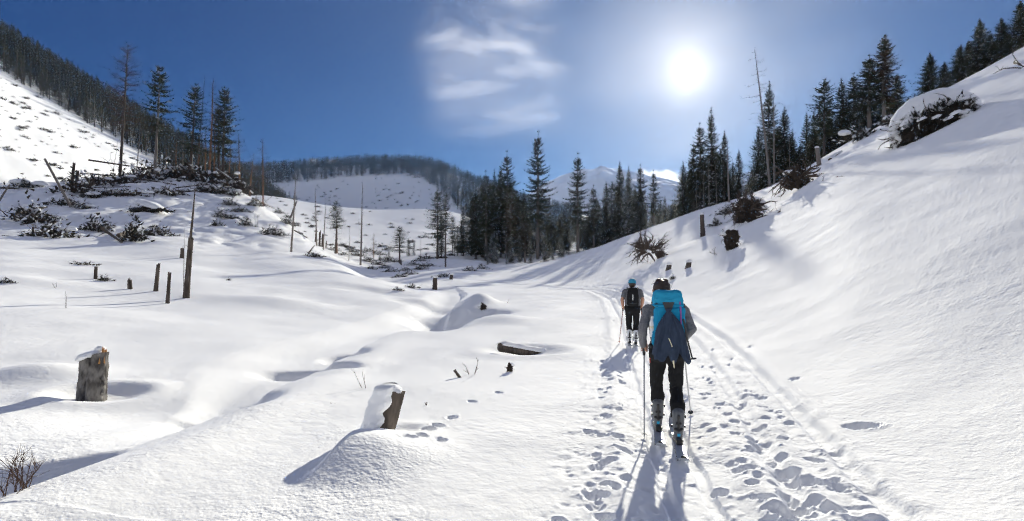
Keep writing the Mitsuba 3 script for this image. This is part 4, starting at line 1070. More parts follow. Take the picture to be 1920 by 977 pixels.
obj('cap', M.m(solid([hull((HEAD2 + [0, -.022, .055], .094), (HEAD2 + [0, .018, .058], .090))], .014, 2)), 'm_white', man, smooth=True)
obj('headband', M.m(solid([hull((HEAD2 + [0, -.026, .030], .0975), (HEAD2 + [0, .015, .030], .092), (HEAD2 + [0, -.026, .048], .0965))], .012, 2)), 'm_teal', man, smooth=True)
tee = [hull((LS2 + [.02, 0, -.01], .078), (RS2 - [.02, 0, .01], .078), ([-.01, .01, 1.38], .07)), hull(([-.125, .0, 1.27], .092), ([.125, .0, 1.27], .092), ([-.08, .0, .95], .105), ([.08, .0, .95], .105))]
tee += chain((LS2, .075), (.45 * LS2 + .55 * LE2, .064)) + chain((RS2, .075), (.45 * RS2 + .55 * RE2, .064))
obj('t_shirt', M.m(solid(tee, .014, 5, wrinkle=.010, freq=14, seed=11)), 'm_grey_tee', man, smooth=True)
obj('collar', M.m(solid([hull(([-.006, .025, 1.395], .073), ([-.008, .04, 1.425], .066))], .014, 2, wrinkle=.006)), 'm_white', man, smooth=True)
obj('trousers', M.m(solid(trousers((LHIP2, RHIP2), (LK2, RK2), (LA2 + [0, 0, .20], RA2 + [0, 0, .20]), np.array([0, 0, .99]), 1.03), .015, 5, wrinkle=.013, freq=13, seed=12)), 'm_black_cloth', man, smooth=True)
for ank, lab in ((LA2, 'left ski of the farther skier'), (RA2, 'right ski of the farther skier')):
    ski_boot(M, ank, 0.0, man, 'm_boot_white', heel='m_black_plastic')
    ski_pair_member(lab, M, ank, 1.72, .80, 0.0, None)
pole('left pole of the farther skier, slanting outward with a red basket', None, M, LH2, ltip2, shaft='m_shaft_red', basket='m_red', r=.009)
pole('right pole of the farther skier, half hidden by the nearer skier', None, M, RH2, rtip2, shaft='m_shaft_red', basket='m_red', r=.009)
p2 = thing('backpack', 'small black backpack on the farther skier', 'backpack')
obj('bag', M.m(solid([rbox(.29, .17, .40, .06, (0, -.185, 1.18), .9), rbox(.24, .15, .14, .05, (0, -.18, 1.37))], .016, 4, wrinkle=.008, freq=12, seed=14)), 'm_black_cloth', p2, smooth=True)
m = MB(); m.tube(M.w([[-.005, -.276, 1.27], [-.005, -.28, 1.20], [-.005, -.278, 1.13]]), .010, 6); obj('pale_stripe', m.mesh(), 'm_white', p2)
m = MB(); m.tube(M.w([[-.10, -.274, 1.06], [0, -.284, 1.05], [.10, -.274, 1.06]]), .008, 5); obj('lower_strap', m.mesh(), 'm_grey_strap', p2)
for x in (-.11, .11):
    m = MB(); m.tube(M.w([[x, -.10, 1.40], [x * 1.15, .02, 1.43], [x * 1.1, .11, 1.3], [x * 1.1, .10, 1.12], [x * 1.3, 0, 1.05]]), .020, 6); obj('shoulder_strap', m.mesh(), 'm_grey_strap', p2, smooth=True)

# ---------------------------------------------------------------- stumps, posts, logs, brush and root plates
def ico(sub=3):
    return trimesh.creation.icosphere(subdivisions=sub, radius=1.0)


def blob(c, rad, seed=0, amp=.16, freq=1.6, sub=3, flat=-.4, rotz=0.0, roty=0.0):
    """a lump of settled snow: rounded, a little uneven, cut flat below"""
    t = ico(sub); v = np.array(t.vertices)
    n = meshkit.fbm(v * freq + seed * 3.1, 3, seed) - .5
    v = v * (1 + 2 * amp * n)[:, None]
    v[:, 2] = np.maximum(v[:, 2], flat)
    v = v * np.asarray(rad, float)
    c_, s_ = math.cos(roty), math.sin(roty); v = np.stack([v[:, 0] * c_ + v[:, 2] * s_, v[:, 1], -v[:, 0] * s_ + v[:, 2] * c_], 1)
    c_, s_ = math.cos(rotz), math.sin(rotz); v = np.stack([v[:, 0] * c_ - v[:, 1] * s_, v[:, 0] * s_ + v[:, 1] * c_, v[:, 2]], 1)
    return trimesh.Trimesh(v + np.asarray(c, float), t.faces, process=False)


def trunk_mesh(p0, p1, r0, r1, seed, sides=18, rings=14, rough=.10, jag=.0, flare=0.0):
    """a log or stump with uneven bark; jag: broken upper rim"""
    r = np.random.default_rng(seed)
    p0, p1 = np.asarray(p0, float), np.asarray(p1, float); d = p1 - p0; L = np.linalg.norm(d); d /= L
    a, b = frame(d)
    an = np.arange(sides) * 2 * np.pi / sides
    lob = 1 + rough * sum(r.normal() * np.cos(k * an + r.random() * 6) / k for k in (2, 3, 5))
    V = []
    ends = 1 + jag * (meshkit.fbm(np.stack([np.cos(an) * 2.2, np.sin(an) * 2.2, 0 * an + seed], -1), 3, seed) - .5) * 2
    for i in range(rings + 1):
        t = i / rings
        rr = (r0 + (r1 - r0) * t + flare * r0 * math.exp(-t * 7)) * lob * (1 + rough * .5 * (meshkit.fbm(np.stack([np.cos(an) * 3, np.sin(an) * 3, 0 * an + t * L * 6 + seed], -1), 2, seed) - .5) * 2)
        h = t * L * np.where(t > .5, 1 + (ends - 1) * (t - .5) * 2, 1)
        V.append(p0 + d * h[:, None] + a * (np.cos(an) * rr)[:, None] + b * (np.sin(an) * rr)[:, None])
    V = np.vstack(V + [p0[None], (p0 + d * L * (1 - jag * .25))[None]])
    i, j = np.meshgrid(np.arange(rings), np.arange(sides), indexing='ij')
    q = np.stack([i * sides + j, i * sides + (j + 1) % sides, (i + 1) * sides + (j + 1) % sides, (i + 1) * sides + j], -1).reshape(-1, 4)
    k = np.arange(sides); e = len(V)
    F = np.vstack([q[:, [0, 1, 2]], q[:, [0, 2, 3]], np.stack([k * 0 + e - 2, (k + 1) % sides, k], 1), np.stack([k * 0 + e - 1, rings * sides + k, rings * sides + (k + 1) % sides], 1)])
    return trimesh.Trimesh(V, F, process=False)


def pix(px, py, Y):
    return np.array([(px - 960) / FOC * Y, Y, EYE + (HOR - py) / FOC * Y])


def post(px, pyb, pxt, pyt, wpx, label, name='dead_post', jag=.12, cap=False, mat='m_bark', grp=None, cat='post', taper=.85, Y=None):
    g = hit(px, pyb) if Y is None else put(px, Y)
    Y = g[1]; k = thing(name, label, cat, grp)
    r = wpx * .42 / FOC * Y
    top = pix(pxt, pyt, Y)
    base = g - (top - g) / np.linalg.norm(top - g) * .15
    small = wpx < 6
    obj('trunk', trunk_mesh(base, top, r, r * taper, int(px), 8 if small else 16, 4 if small else 10, .10, jag, .25), mat, k, smooth=50)
    if cap: obj('snow_cap', blob(top + [0, 0, r * .1], (r * 1.05, r * 1.05, r * .8), int(px), sub=2), 'm_snow', k, smooth=True)
    return k


def branch_curve(r, p, d, L, bend=.35, n=5, sag=-.05):
    pts = [np.asarray(p, float)]; d = np.asarray(d, float) / np.linalg.norm(d)
    for i in range(n - 1):
        d = d + r.normal(size=3) * bend / n * 1.6 + np.array([0, 0, sag]); d /= np.linalg.norm(d)
        pts.append(pts[-1] + d * L / (n - 1))
    return np.array(pts)


def tangle(mb, r, c, w, h, n, rad, up=.5, twigs=2, sides=4, depth=.7):
    for k in range(n):
        a = r.uniform(0, 6.283); e = r.uniform(-.1, up + .5)
        p = np.asarray(c) + np.array([r.normal() * w * .22, r.normal() * w * .22 * depth, abs(r.normal()) * h * .15])
        L = r.uniform(.3, .75) * w * .6
        cv = branch_curve(r, p, [math.cos(a), depth * math.sin(a), e * min(1.5, 2 * h / w)], L)
        q = rad * r.uniform(.5, 1.3)
        mb.tube(cv, np.linspace(q, q * .25, len(cv)), sides, cap=False)
        for j in range(twigs):
            i = r.integers(1, len(cv)); 
            t = branch_curve(r, cv[i], (cv[i] - cv[i - 1]) / np.linalg.norm(cv[i] - cv[i - 1]) + r.normal(size=3) * .7, L * .35, n=3)
            mb.tube(t, [q * .45, q * .3, q * .12], 3, cap=False)


DARKN = np.array([[.028, .029, .022], [.038, .038, .027], [.048, .036, .026], [.024, .024, .020]])


def needle_heap(r, c, w, h, n, size, snow=.20, depth=.7):
    V, C = [], []
    for k in range(n):
        u = r.normal(size=3) * [.30 * w, .30 * w * depth, .42 * h]; u[2] = abs(u[2]) * math.exp(-(u[0] / (.45 * w)) ** 2)
        p = np.asarray(c) + u; d = np.array([u[0], u[1], .25 * h]) + r.normal(size=3) * .3 * w; d /= np.linalg.norm(d)
        a, b = frame(d); s = size * r.uniform(.5, 1.4)
        V += [p - a * s * .22, p + a * s * .22, p + d * s + [0, 0, -.15 * s]]; V += [p - b * s * .2, p + b * s * .2, p + d * s * .9 + a * s * .3]
        col = SNOWC if r.random() < snow else DARKN[r.integers(4)] * r.uniform(.7, 1.4)
        C += [col] * 6
    V = np.array(V); return (V, np.arange(len(V)).reshape(-1, 3)), np.array(C)


def brush(px, py, wpx, hpx, label, seed, snow=.5, needles=1.0, name='brush_pile', cat='brushwood', grp=None, n=26, Y=None, depth=.7, lift=0.0):
    """a heap of broken spruce tops and branches, partly under snow"""
    r = np.random.default_rng(seed)
    g = hit(px, py) if Y is None else put(px, Y)
    Y = g[1]; w, h = wpx / FOC * Y, hpx / FOC * Y
    k = thing(name, label, cat, grp)
    c = g + [0, .2 * w * depth, lift * h]
    mb = MB(); tangle(mb, r, c, w, h, n, max(.012, .016 * w), twigs=3, depth=depth)
    obj('branches', mb.mesh(), 'm_twig', k, smooth=True)
    if needles > 0:
        m, col = needle_heap(r, c, w, h, int(230 * needles), .16 * (w + h) * .5 + .04, depth=depth)
        key = numbered(f'{k}__needles'); scene[key] = mikit.ply(m, 'm_needles', color=col)
    if snow > 0:
        for j in range(3):
            s = r.uniform(.5, 1.0) * snow
            obj('snow_cap', blob(c + [r.normal() * .25 * w, .12 * w * depth + r.normal() * .12 * w * depth, h * (.38 + .2 * r.random())], (w * .34 * s, w * .30 * s * depth + .02, h * .30 * s + .02), seed + j, .2, 1.8, 2), 'm_snow', k, smooth=True)
    return k


def fallen_log(px0, py0, px1, py1, wpx, label, seed, Y0=None, Y1=None, snow=.6, limbs=6, mat='m_bark', grp=None, raise0=0.0, raise1=0.0, taper=.6):
    """a trunk lying from one pixel to the other, with limb stubs and snow along the top"""
    # an end given as 'top' stands up in the air above the other end; otherwise it lies on the ground or on the heap below it
    e0 = hit(px0, py0 + (4 if Y0 else 0)); e1 = hit(px1, py1 + (4 if Y1 else 0))
    g0 = pix(px0, py0, e1[1] if Y0 == 'top' else e0[1]); g1 = pix(px1, py1, e0[1] if Y1 == 'top' else e1[1])
    r_ = wpx * .34 / FOC * g0[1]
    p0, p1 = g0 + [0, 0, raise0], g1 + [0, 0, raise1]
    k = thing('fallen_log', label, 'log', grp); r = np.random.default_rng(seed)
    thin = wpx < 5
    obj('trunk', trunk_mesh(p0, p1, r_, r_ * taper, seed, 8 if thin else 14, 6 if thin else 14, .08), mat, k, smooth=50)
    d = p1 - p0; L = np.linalg.norm(d); d /= L
    if limbs:
        mb = MB()
        for j in range(limbs):
            t = r.uniform(.15, 1)
            cv = branch_curve(r, p0 + d * L * t, r.normal(size=3) * [.6, .6, .5] + d * .4 + [0, 0, .45], L * r.uniform(.06, .18), n=4)
            mb.tube(cv, np.linspace(r_ * .28, r_ * .08, 4), 4, cap=False)
        obj('branches', mb.mesh(), 'm_twig', k, smooth=True)
    if snow > 0:
        n = 16; ts = np.linspace(.02, .98, n)
        on = meshkit.fbm(np.stack([ts * 6, ts * 0 + seed, ts * 0], -1), 2, seed)
        pts = p0 + d * (ts * L)[:, None] + np.array([0, 0, 1.0]) * (r_ * np.interp(ts, [0, 1], [1, taper]) * .85)[:, None]
        rad = r_ * snow * np.clip(.35 + 1.3 * (on - .25), .12, 1.1) * np.interp(ts, [0, .05, .95, 1], [.4, 1, 1, .3])
        mb = MB(); mb.tube(pts, rad, 8)
        obj('snow_strip', mb.mesh(), 'm_snow', k, smooth=True)
    return k


scene['m_soil'] = P((0.050, 0.040, 0.032), 0.95, 0.1)


def root_plate(px, py, wpx, hpx, label, seed, Y=None, n=22, name='root_plate', snow=.5, plate=True, spread=1.0, stem=None, cat='uprooted stump'):
    """roots of an overturned tree: a ragged dark plate with bent roots reaching out"""
    r = np.random.default_rng(seed)
    g = hit(px, py) if Y is None else put(px, Y)
    Y = g[1]; w, h = wpx / FOC * Y, hpx / FOC * Y
    k = thing(name, label, cat)
    c = g + [0, .15 * w, .38 * h]
    if plate:
        t = blob(c, (w * .20, w * .12, h * .40), seed, .85, 2.3, 4, flat=-.9)
        v = np.array(t.vertices); v += (np.array(t.vertex_normals)) * ((meshkit.fbm(v * (9 / w) * 1.6, 3, seed) - .5) * .22 * w)[:, None]; t.vertices = v
        obj('root_ball', t, 'm_soil', k, smooth=20)
    mb = MB()
    for i in range(n):
        a = r.uniform(0, 6.283); e = r.uniform(-.5, 1.2)
        d = np.array([math.cos(a) * 1.1, math.sin(a) * .6, e])
        cv = branch_curve(r, c + d * [w * .12, w * .05, h * .15], d, r.uniform(.35, .8) * w * .55 * spread, bend=1.3, n=7, sag=-.10)
        q = max(.014, .020 * w) * r.uniform(.4, 1.5)
        mb.tube(cv, np.linspace(q, q * .2, 7), 5, cap=False)
        for j in range(2):
            b = r.integers(2, 6)
            t = branch_curve(r, cv[b], cv[b] - cv[b - 1] + r.normal(size=3) * .08 * w, w * .16, bend=1.2, n=4)
            mb.tube(t, np.linspace(q * .4, q * .1, 4), 3, cap=False)
    obj('roots', mb.mesh(), 'm_twig', k, smooth=True)
    for j in range(3):
        if snow > 0: obj('snow_cap', blob(c + [r.uniform(-.2, .25) * w, .06 * w, h * r.uniform(.1, .42)], (w * .20 * snow * r.uniform(.7, 1.2), w * .13 * snow, h * .16 * snow), seed + j, .2, 1.8, 2), 'm_snow', k, smooth=True)
    return k


def mark_stuff():
    for k in scene:
        if k.split('__')[-1].rstrip('_0123456789') in ('branches', 'needles', 'roots', 'twig_stubs'): labels.setdefault(k, {})['kind'] = 'stuff'
    for k, d in list(scene.items()):
        if d['type'] == 'instance' if isinstance(d, dict) else False:
            if k.startswith('bare_tree'): labels[k + '__bare_branches'] = {'kind': 'stuff'}
            if k.startswith('brush_clump'): labels[k + '__branches'] = {'kind': 'stuff'}; labels[k + '__needles'] = {'kind': 'stuff'}


def sprig(px, py, wpx, hpx, label, seed, name='bare_twig', n=3, rad=.007, Y=None, grp=None, cat='twig', mat='m_twig', lean=0.0, sub=4):
    r = np.random.default_rng(seed)
    g = hit(px, py) if Y is None else put(px, Y)
    Y = g[1]; w, h = wpx / FOC * Y, hpx / FOC * Y
    k = thing(name, label, cat, grp)
    for i in range(n):
        mb = MB()
        cv = branch_curve(r, g + [r.normal() * w * .1, r.normal() * w * .1, -.05], [lean + r.normal() * .35 * w / max(h, .01) + (i - (n - 1) / 2) * .5 * w / max(h, .01) / max(1, n - 1) * 1.6, r.normal() * .25, 1.0], h * r.uniform(.75, 1.1), bend=.45, n=7, sag=0)
        mb.tube(cv, np.linspace(rad, rad * .3, 7), 5, cap=False)
        for j in range(sub):
            b = r.integers(2, 6)
            t = branch_curve(r, cv[b], (cv[b] - cv[b - 1]) * 3 + r.normal(size=3) * .25 * h * [1, .6, .6], h * r.uniform(.2, .42), bend=.5, n=4, sag=.03)
            mb.tube(t, np.linspace(rad * .55, rad * .2, 4), 4, cap=False)
        obj('stem', mb.mesh(), mat, k, smooth=True)
    return k


# --- foreground: the two cut stumps and the log
def big_stump():
    k = thing('tree_stump', 'thick grey cut stump with orange splintered corner, in a snow hollow at the left', 'stump')
    Y = flat_xy(172, 737)[1]; g = put(171, Y); z0 = g[2] - .12
    top = pix(175, 668, Y); top[1] = Y + .02
    t = trunk_mesh([g[0] - .01, Y, z0], top, .190, .178, 77, 40, 30, .07, .0, .10)
    v = np.array(t.vertices); hgt = np.clip((v[:, 2] - z0) / (top[2] - z0), 0, 1.2)
    v[:, 2] += (v[:, 0] - g[0]) * .35 * hgt + .02 * (meshkit.fbm(v * 9, 3, 4) - .5)       # cut on the slant
    ang = np.arctan2(v[:, 1] - Y, v[:, 0] - g[0])
    groove = np.exp(-(((ang + 1.35 + .25 * np.sin(hgt * 5)) / .09) ** 2)) * .055 + np.exp(-(((ang + 2.3) / .12) ** 2)) * .02
    d = v[:, :2] - np.array([g[0], Y]); v[:, :2] -= d / np.maximum(np.linalg.norm(d, axis=1, keepdims=True), 1e-6) * groove[:, None] * (hgt < 1.05)[:, None]
    n = meshkit.fbm(np.stack([v[:, 0] * 26, v[:, 1] * 26, v[:, 2] * 8], -1), 3, 9) - .5
    v[:, :2] += d * n[:, None] * .16
    t.vertices = v
    obj('trunk', t, 'm_bark_grey', k, smooth=45)
    mb = MB()
    r = np.random.default_rng(4)
    for i, (x, y, h, q) in enumerate(((.125, -.07, .03, .034), (.150, .00, .11, .030), (.14, .07, .08, .030), (.11, -.03, .02, .04))):
        p = np.array([g[0] + .02 + x, Y + y, top[2] - .10])
        tm = trunk_mesh(p, p + [.005, 0, .10 + h], q, q * .45, 60 + i, 7, 5, .2, .3); mb.add(np.array(tm.vertices), np.array(tm.faces))
    obj('splintered_wood', mb.mesh(), 'm_wood', k, smooth=30)
    m = MB()
    for z in (.22, .34, .42):
        m.tube([[g[0] + .17, Y - .03, z0 + z], [g[0] + .205, Y - .05, z0 + z + .03], [g[0] + .215, Y - .05, z0 + z + .07]], [.035, .028, .010], 7)
    obj('loose_bark', m.mesh(), 'm_bark_grey', k, smooth=40)
    obj('snow_cap', blob([g[0] - .025, Y - .01, top[2] + .0], (.172, .175, .070), 3, .16, 2.4, 4, flat=-.45, roty=-.30), 'm_snow', k, smooth=True)
    obj('snow_cap', blob([g[0] + .10, Y + .05, top[2] + .10], (.075, .07, .045), 8, .12, 2.2, 3, flat=-.5), 'm_snow', k, smooth=True)


def bark_grey(p, n, uv):
    t = tfbm(p.x * 16, p.y * 16, p.z * 7, 3); s = tnoise(p.x * 60, p.y * 60, p.z * 25)
    return mix((0.045, 0.040, 0.037), (0.27, 0.255, 0.24), smoothstep(.25, .75, t) * .7 + s * .25)


def bark_grey_h(p, n, uv): return tfbm(p.x * 30, p.y * 30, p.z * 11, 3)


scene['m_bark_grey'] = {'type': 'twosided', 'b': {'type': 'bumpmap', 'arbitrary': pc(bark_grey_h, 3e-3), 'scale': 0.05, 'bsdf': {'type': 'principled', 'base_color': pc(bark_grey), 'roughness': 0.9, 'specular': 0.2}}}
big_stump()


def snowy_stump():
    k = thing('tree_stump', 'leaning stump plastered with snow on its left side, dark bark showing on the right', 'stump')
    Y = 6.85; g = put(712, Y); top = pix(736, 727, Y); base = put(706, Y) - [.0, 0, .10]
    t = trunk_mesh(base, top - [0, 0, .02], .150, .135, 91, 30, 22, .06, .06)
    obj('trunk', t, 'm_bark', k, smooth=45)
    # crust of wind-blown snow: a shell over the left and front of the trunk with a ragged right edge
    d = top - base; L = np.linalg.norm(d); d /= L
    na, nz = 44, 46
    A, Z = np.meshgrid(np.linspace(0, 1, na), np.linspace(0, 1.0, nz))
    rag = .42 * (meshkit.fbm(np.stack([Z * 9, 0 * Z + 4, 0 * Z], -1), 3, 5) - .5) * 2 + .18 * np.sin(Z * 19)
    a0 = np.radians(75) ; a1 = np.radians(300) + np.radians(22) * rag * 2.0 - np.radians(14)
    th = a0 + (a1 - a0) * A
    edge = np.minimum(A, 1 - A)
    thick = .052 * ss(0, .10, edge) * (.75 + .7 * meshkit.fbm(np.stack([np.cos(th) * 3, np.sin(th) * 3, Z * 7], -1), 3, 8)) + .020 * (1 - Z)
    R = np.interp(Z, [0, 1], [.150, .135]) + .004 + thick
    R = R * np.where(Z > .93, np.sqrt(np.clip(1 - ((Z - .93) / .085) ** 2, 0.02, 1)), 1)
    P_ = base + d * (Z * (L + .045))[..., None] + np.stack([np.cos(th) * R, np.sin(th) * R, 0 * R], -1)
    f = grid_faces(nz, na)
    t = trimesh.Trimesh(P_.reshape(-1, 3), f, process=False)
    obj('snow_crust', t, 'm_snow', k, smooth=True)
    obj('snow_cap', blob(top + [-.03, 0, -.02], (.135, .14, .062), 12, .10, 2.0, 4, flat=-.3, roty=.12), 'm_snow', k, smooth=True)


snowy_stump()


def main_log():
    k = thing('fallen_log', 'short log with a thick white snow strip, jutting from the snow left of the trail', 'log')
    p0 = pix(938, 651, 14.2); p1 = pix(1052, 668, 15.6); p1[2] -= .05
    obj('trunk', trunk_mesh(p0, p1, .098, .090, 33, 22, 20, .09, .0), 'm_bark', k, smooth=45)
    d = p1 - p0; L = np.linalg.norm(d); d /= L; side = np.cross(d, [0, 0, 1.0]); side /= np.linalg.norm(side)
    ts = np.linspace(-.01, 1, 30); an = np.linspace(0, np.pi, 12)
    V = []
    for t in ts:
        n = meshkit.fbm(np.stack([np.cos(an) * 2, np.sin(an) * 2, 0 * an + t * 9], -1), 2, 3)
        w, h = .105 * (1 + .2 * (n - .5)), (.115 + .05 * (n - .5)) * min(1, .55 + t * 8)
        V.append(p0 + d * (t * L) + [0, 0, .045] + side * (np.cos(an) * w)[:, None] + np.array([0, 0, 1.0]) * (np.sin(an) * h)[:, None])
    V = np.vstack(V); obj('snow_strip', trimesh.Trimesh(V, grid_faces(30, 12), process=False), 'm_snow', k, smooth=True)


main_log()
sprig(884, 702, 30, 36, 'dark forked twig standing in the snow between the snowy stump and the short log', 5, rad=.009, n=2, sub=3)
post(862, 708, 852, 694, 7, 'short dark stub of wood slanting out of the snow beside the forked twig', name='dead_post', jag=.1, taper=.9)
root_plate(956, 698, 22, 20, 'small dark root knob capped with snow, below the short log', 6, n=9, snow=.8, name='root_tangle', cat='root')
sprig(692, 727, 40, 44, 'pair of thin curved twigs behind the snow-plastered stump', 8, rad=.006, n=2, sub=1)
sprig(614, 757, 40, 14, 'thin twig lying low in the snow left of the snow-plastered stump', 11, rad=.006, n=2, sub=2, lean=2.0)
sprig(800, 760, 8, 12, 'tiny dark knot of twig right of the snow-plastered stump', 12, rad=.010, n=2, sub=3)
sprig(455, 758, 26, 10, 'low twig poking from the edge of the buried stream', 13, rad=.005, n=1, sub=2, lean=1.5)
sprig(424, 690, 14, 8, 'tiny dark twig right of the thick grey stump', 14, rad=.005, n=2, sub=2)
for i, (px, hp_) in enumerate(((5, 95), (28, 88), (50, 92))):
    sprig(px, 948 - 6 * i, 55, hp_, ('leftmost', 'middle', 'rightmost')[i] + ' of three bare shrubs in the lower left corner', 21 + i, name='bare_shrub', n=6, rad=.0042, cat='shrub', mat='m_twig_red', sub=6, Y=4.75 + .12 * i)

# --- posts and snags on the left snowfield
post(349, 556, 358, 447, 13, 'broken thick snag with the long thin pole rising from its top', name='broken_snag', cat='snag', jag=.06, Y=25.5)
ksn = 'broken_snag'
Yp = put(349, 25.5)[1]
mb = MB(); mb.tube([pix(355, 470, Yp), pix(361, 410, Yp), pix(366, 352, Yp)], [.060, .040, .014], 7)
obj('upper_pole', mb.mesh(), 'm_bark', ksn, smooth=True)
mb = MB(); r9 = np.random.default_rng(3)
for j in range(26):
    t = r9.random(); p = pix(355 + 11 * t, 470 - 118 * t, Yp); mb.tube([p, p + r9.normal(size=3) * [.13, .1, .06]], [.007, .003], 3, cap=False)
obj('twig_stubs', mb.mesh(), 'm_twig', ksn, smooth=True)
tree('bare_tree', 344, 425, 25.9, 'v_dead_pole', 'thin bare stem standing close to the broken snag', wide=.8, lean=2)
post(314, 569, 318, 512, 8, 'slim post left of the broken snag, in front of its neighbour')
post(292, 546, 297, 495, 9, 'leaning post second from the broken snag, behind the slim one')
post(179, 523, 180, 500, 8, 'short straight post left of the jagged stub, beside a small green bush')
post(244, 542, 243, 526, 11, 'low jagged forked stub on the left snowfield', jag=.5)
post(341, 484, 342, 466, 8, 'short thick post behind the broken snag')
post(62, 440, 62, 425, 4, 'tiny post below the leaning pole on the left')
sprig(124, 578, 6, 38, 'single thin upright stalk in the left snowfield', 31, rad=.012, n=1, sub=0)
brush(194, 527, 22, 12, 'small green bush next to the short straight post', 41, snow=.0, needles=.6, n=12)
brush(150, 497, 40, 8, 'low twigs beside a small snow hump in the left snowfield', 42, snow=.5, needles=.2, n=14)
brush(8, 531, 24, 12, 'dark root at the very left edge of the snowfield', 43, snow=.3, needles=.5, n=14)
sprig(102, 540, 12, 16, 'faint twig left of the single stalk', 32, rad=.010, n=2, sub=2)
brush(429, 526, 7, 6, 'tiny dark knot alone on the snowfield', 44, snow=0, needles=.3, n=5)

# --- brush piles under the knoll
brush(48, 420, 72, 52, 'large brush pile at the left, with a pale log laid across it', 51, snow=.55, n=46)
fallen_log(28, 402, 88, 388, 8, 'pale log lying across the large left brush pile', 52, Y0=37.5, Y1=37.3, limbs=0, mat='m_trunk_grey')
brush(88, 412, 40, 12, 'low snowy brush right of the large left pile', 53, snow=.6, n=18)
brush(93, 446, 80, 34, 'snow-capped brush pile with two stubs on top', 54, snow=.6, n=34)
fallen_log(86, 432, 106, 415, 4, 'left of two log stubs slanting from the snow-capped brush pile', 55, Y0=1, Y1='top', limbs=0, snow=.3)
fallen_log(98, 436, 113, 420, 5, 'right of two log stubs slanting from the snow-capped brush pile', 56, Y0=1, Y1='top', limbs=0, snow=.3)
brush(177, 434, 56, 34, 'dark brush behind the brown slanting log', 57, snow=.45, n=30)
fallen_log(186, 424, 228, 453, 10, 'brown log slanting down to the right from the dark brush', 58, Y0=33.5, Y1=31.5, limbs=2, snow=.3)
brush(248, 453, 34, 62, 'upright dark broken spruce top beside the brown slanting log', 59, snow=.1, n=26, needles=1.2)
fallen_log(222, 442, 250, 430, 12, 'dark snow-topped log end leaning on the upright spruce top', 60, Y0=32, Y1=32, limbs=0, snow=.8)
brush(294, 442, 42, 24, 'low bushy brush right of the upright spruce top', 61, snow=.3, n=22)
brush(268, 437, 22, 8, 'thin brush between upright spruce top and the low bushy one', 66, snow=.3, n=12)
km = thing('debris_mound', 'long mound under thick snow with a dark branchy underside, right of the leaning pole', 'snow mound')
gm = hit(278, 397); um = gm[1] / 44.6; rm = np.random.default_rng(62); mm_, cm_ = needle_heap(rm, gm + [0, 0, .05], 2.2 * um, .38 * um, 420, .26 * um, snow=.08, depth=.25)
scene[km + '__needles'] = mikit.ply(mm_, 'm_needles', color=cm_)
mbm = MB(); tangle(mbm, rm, gm + [0, 0, .1], 2.0 * um, .4 * um, 40, .03 * um, twigs=2, depth=.3); obj('branches', mbm.mesh(), 'm_twig', km, smooth=True)
obj('snow_cover', blob(pix(277, 385, gm[1] + .5), (1.15 * um, .8 * um, .34 * um), 62, .18, 1.8, 4, flat=-.35, roty=.26), 'm_snow', km, smooth=True)
obj('snow_cover', blob(pix(256, 380, gm[1] + .6), (.5 * um, .5 * um, .26 * um), 63, .18, 1.8, 3, flat=-.4, roty=.2), 'm_snow', km, smooth=True)
fallen_log(84, 298, 133, 388, 6, 'long pole leaning steeply over the left debris, snow on its lower half', 64, Y0='top', Y1=1, limbs=4, snow=.5, mat='m_trunk_grey', taper=1.2)
brush(118, 386, 56, 18, 'tangled debris at the foot of the long leaning pole', 65, snow=.6, n=34)
brush(150, 392, 40, 16, 'snowy brush right of the leaning pole foot', 67, snow=.7, n=24)
post(134, 352, 139, 306, 6, 'taller of two charred posts rising from the thicket', jag=.1)
post(143, 352, 146, 320, 6, 'shorter of two charred posts rising from the thicket', jag=.15)
brush(138, 362, 70, 44, 'thicket of grey twigs around the two charred posts', 68, snow=.25, n=70, needles=.7)
fallen_log(-10, 352, 36, 353, 6, 'dark log lying level at the left edge of the debris field', 69, Y0=70, Y1=70, limbs=8, snow=.7)
fallen_log(-4, 380, 18, 346, 6, 'short pale trunk leaning up at the left edge', 70, Y0=1, Y1='top', limbs=2, snow=.8, mat='m_trunk_grey')
brush(45, 352, 50, 20, 'snow-buried hump of debris right of the level log', 71, snow=1.1, n=18)
LOGS = [(118, 352, 246, 350, 5, 84, 'long thin log lying level behind the thicket, lowest of the knoll logs'), (150, 325, 275, 334, 4, 92, 'thin log crossing behind the thicket towards the tall spruce'), (166, 300, 342, 326, 5, 94, 'long slanting log with upright twigs below the tall spruce'),
        (224, 362, 340, 360, 6, 83, 'snow-topped log in front of the knoll crest, left part'), (330, 358, 470, 366, 7, 86, 'long dark log lying along the crest to the right'), (362, 322, 424, 346, 6, 97, 'pale stripped log slanting down through the knoll debris'),
        (404, 316, 440, 340, 7, 100, 'pale stripped log with its root end, upper right of the knoll debris'), (330, 352, 402, 344, 4, 92, 'thin log behind the dark crest log'), (255, 334, 330, 346, 5, 95, 'log wedged between tall trunks of the knoll'), (190, 340, 250, 330, 4, 93, 'crossing log behind the reddish bare tree')]
for i, (x0, y0, x1, y1, w, Y, lab) in enumerate(LOGS):
    fallen_log(x0, y0, x1, y1, w * .9, lab, 100 + i, Y0='top' if i in (1, 2) else 1, Y1=1, limbs=16, snow=.7 if i not in (1, 2) else .25, mat='m_trunk_grey' if 'pale' in lab else 'm_bark', taper=.55)
TH = [(175, 350, 60, 22), (215, 345, 60, 20), (262, 338, 56, 28), (305, 336, 60, 30), (345, 336, 50, 34), (378, 342, 56, 30), (412, 342, 46, 26), (440, 346, 44, 22), (232, 368, 50, 12), (300, 364, 60, 12), (392, 362, 60, 16), (430, 366, 30, 14), (200, 368, 40, 14), (165, 372, 40, 14)]
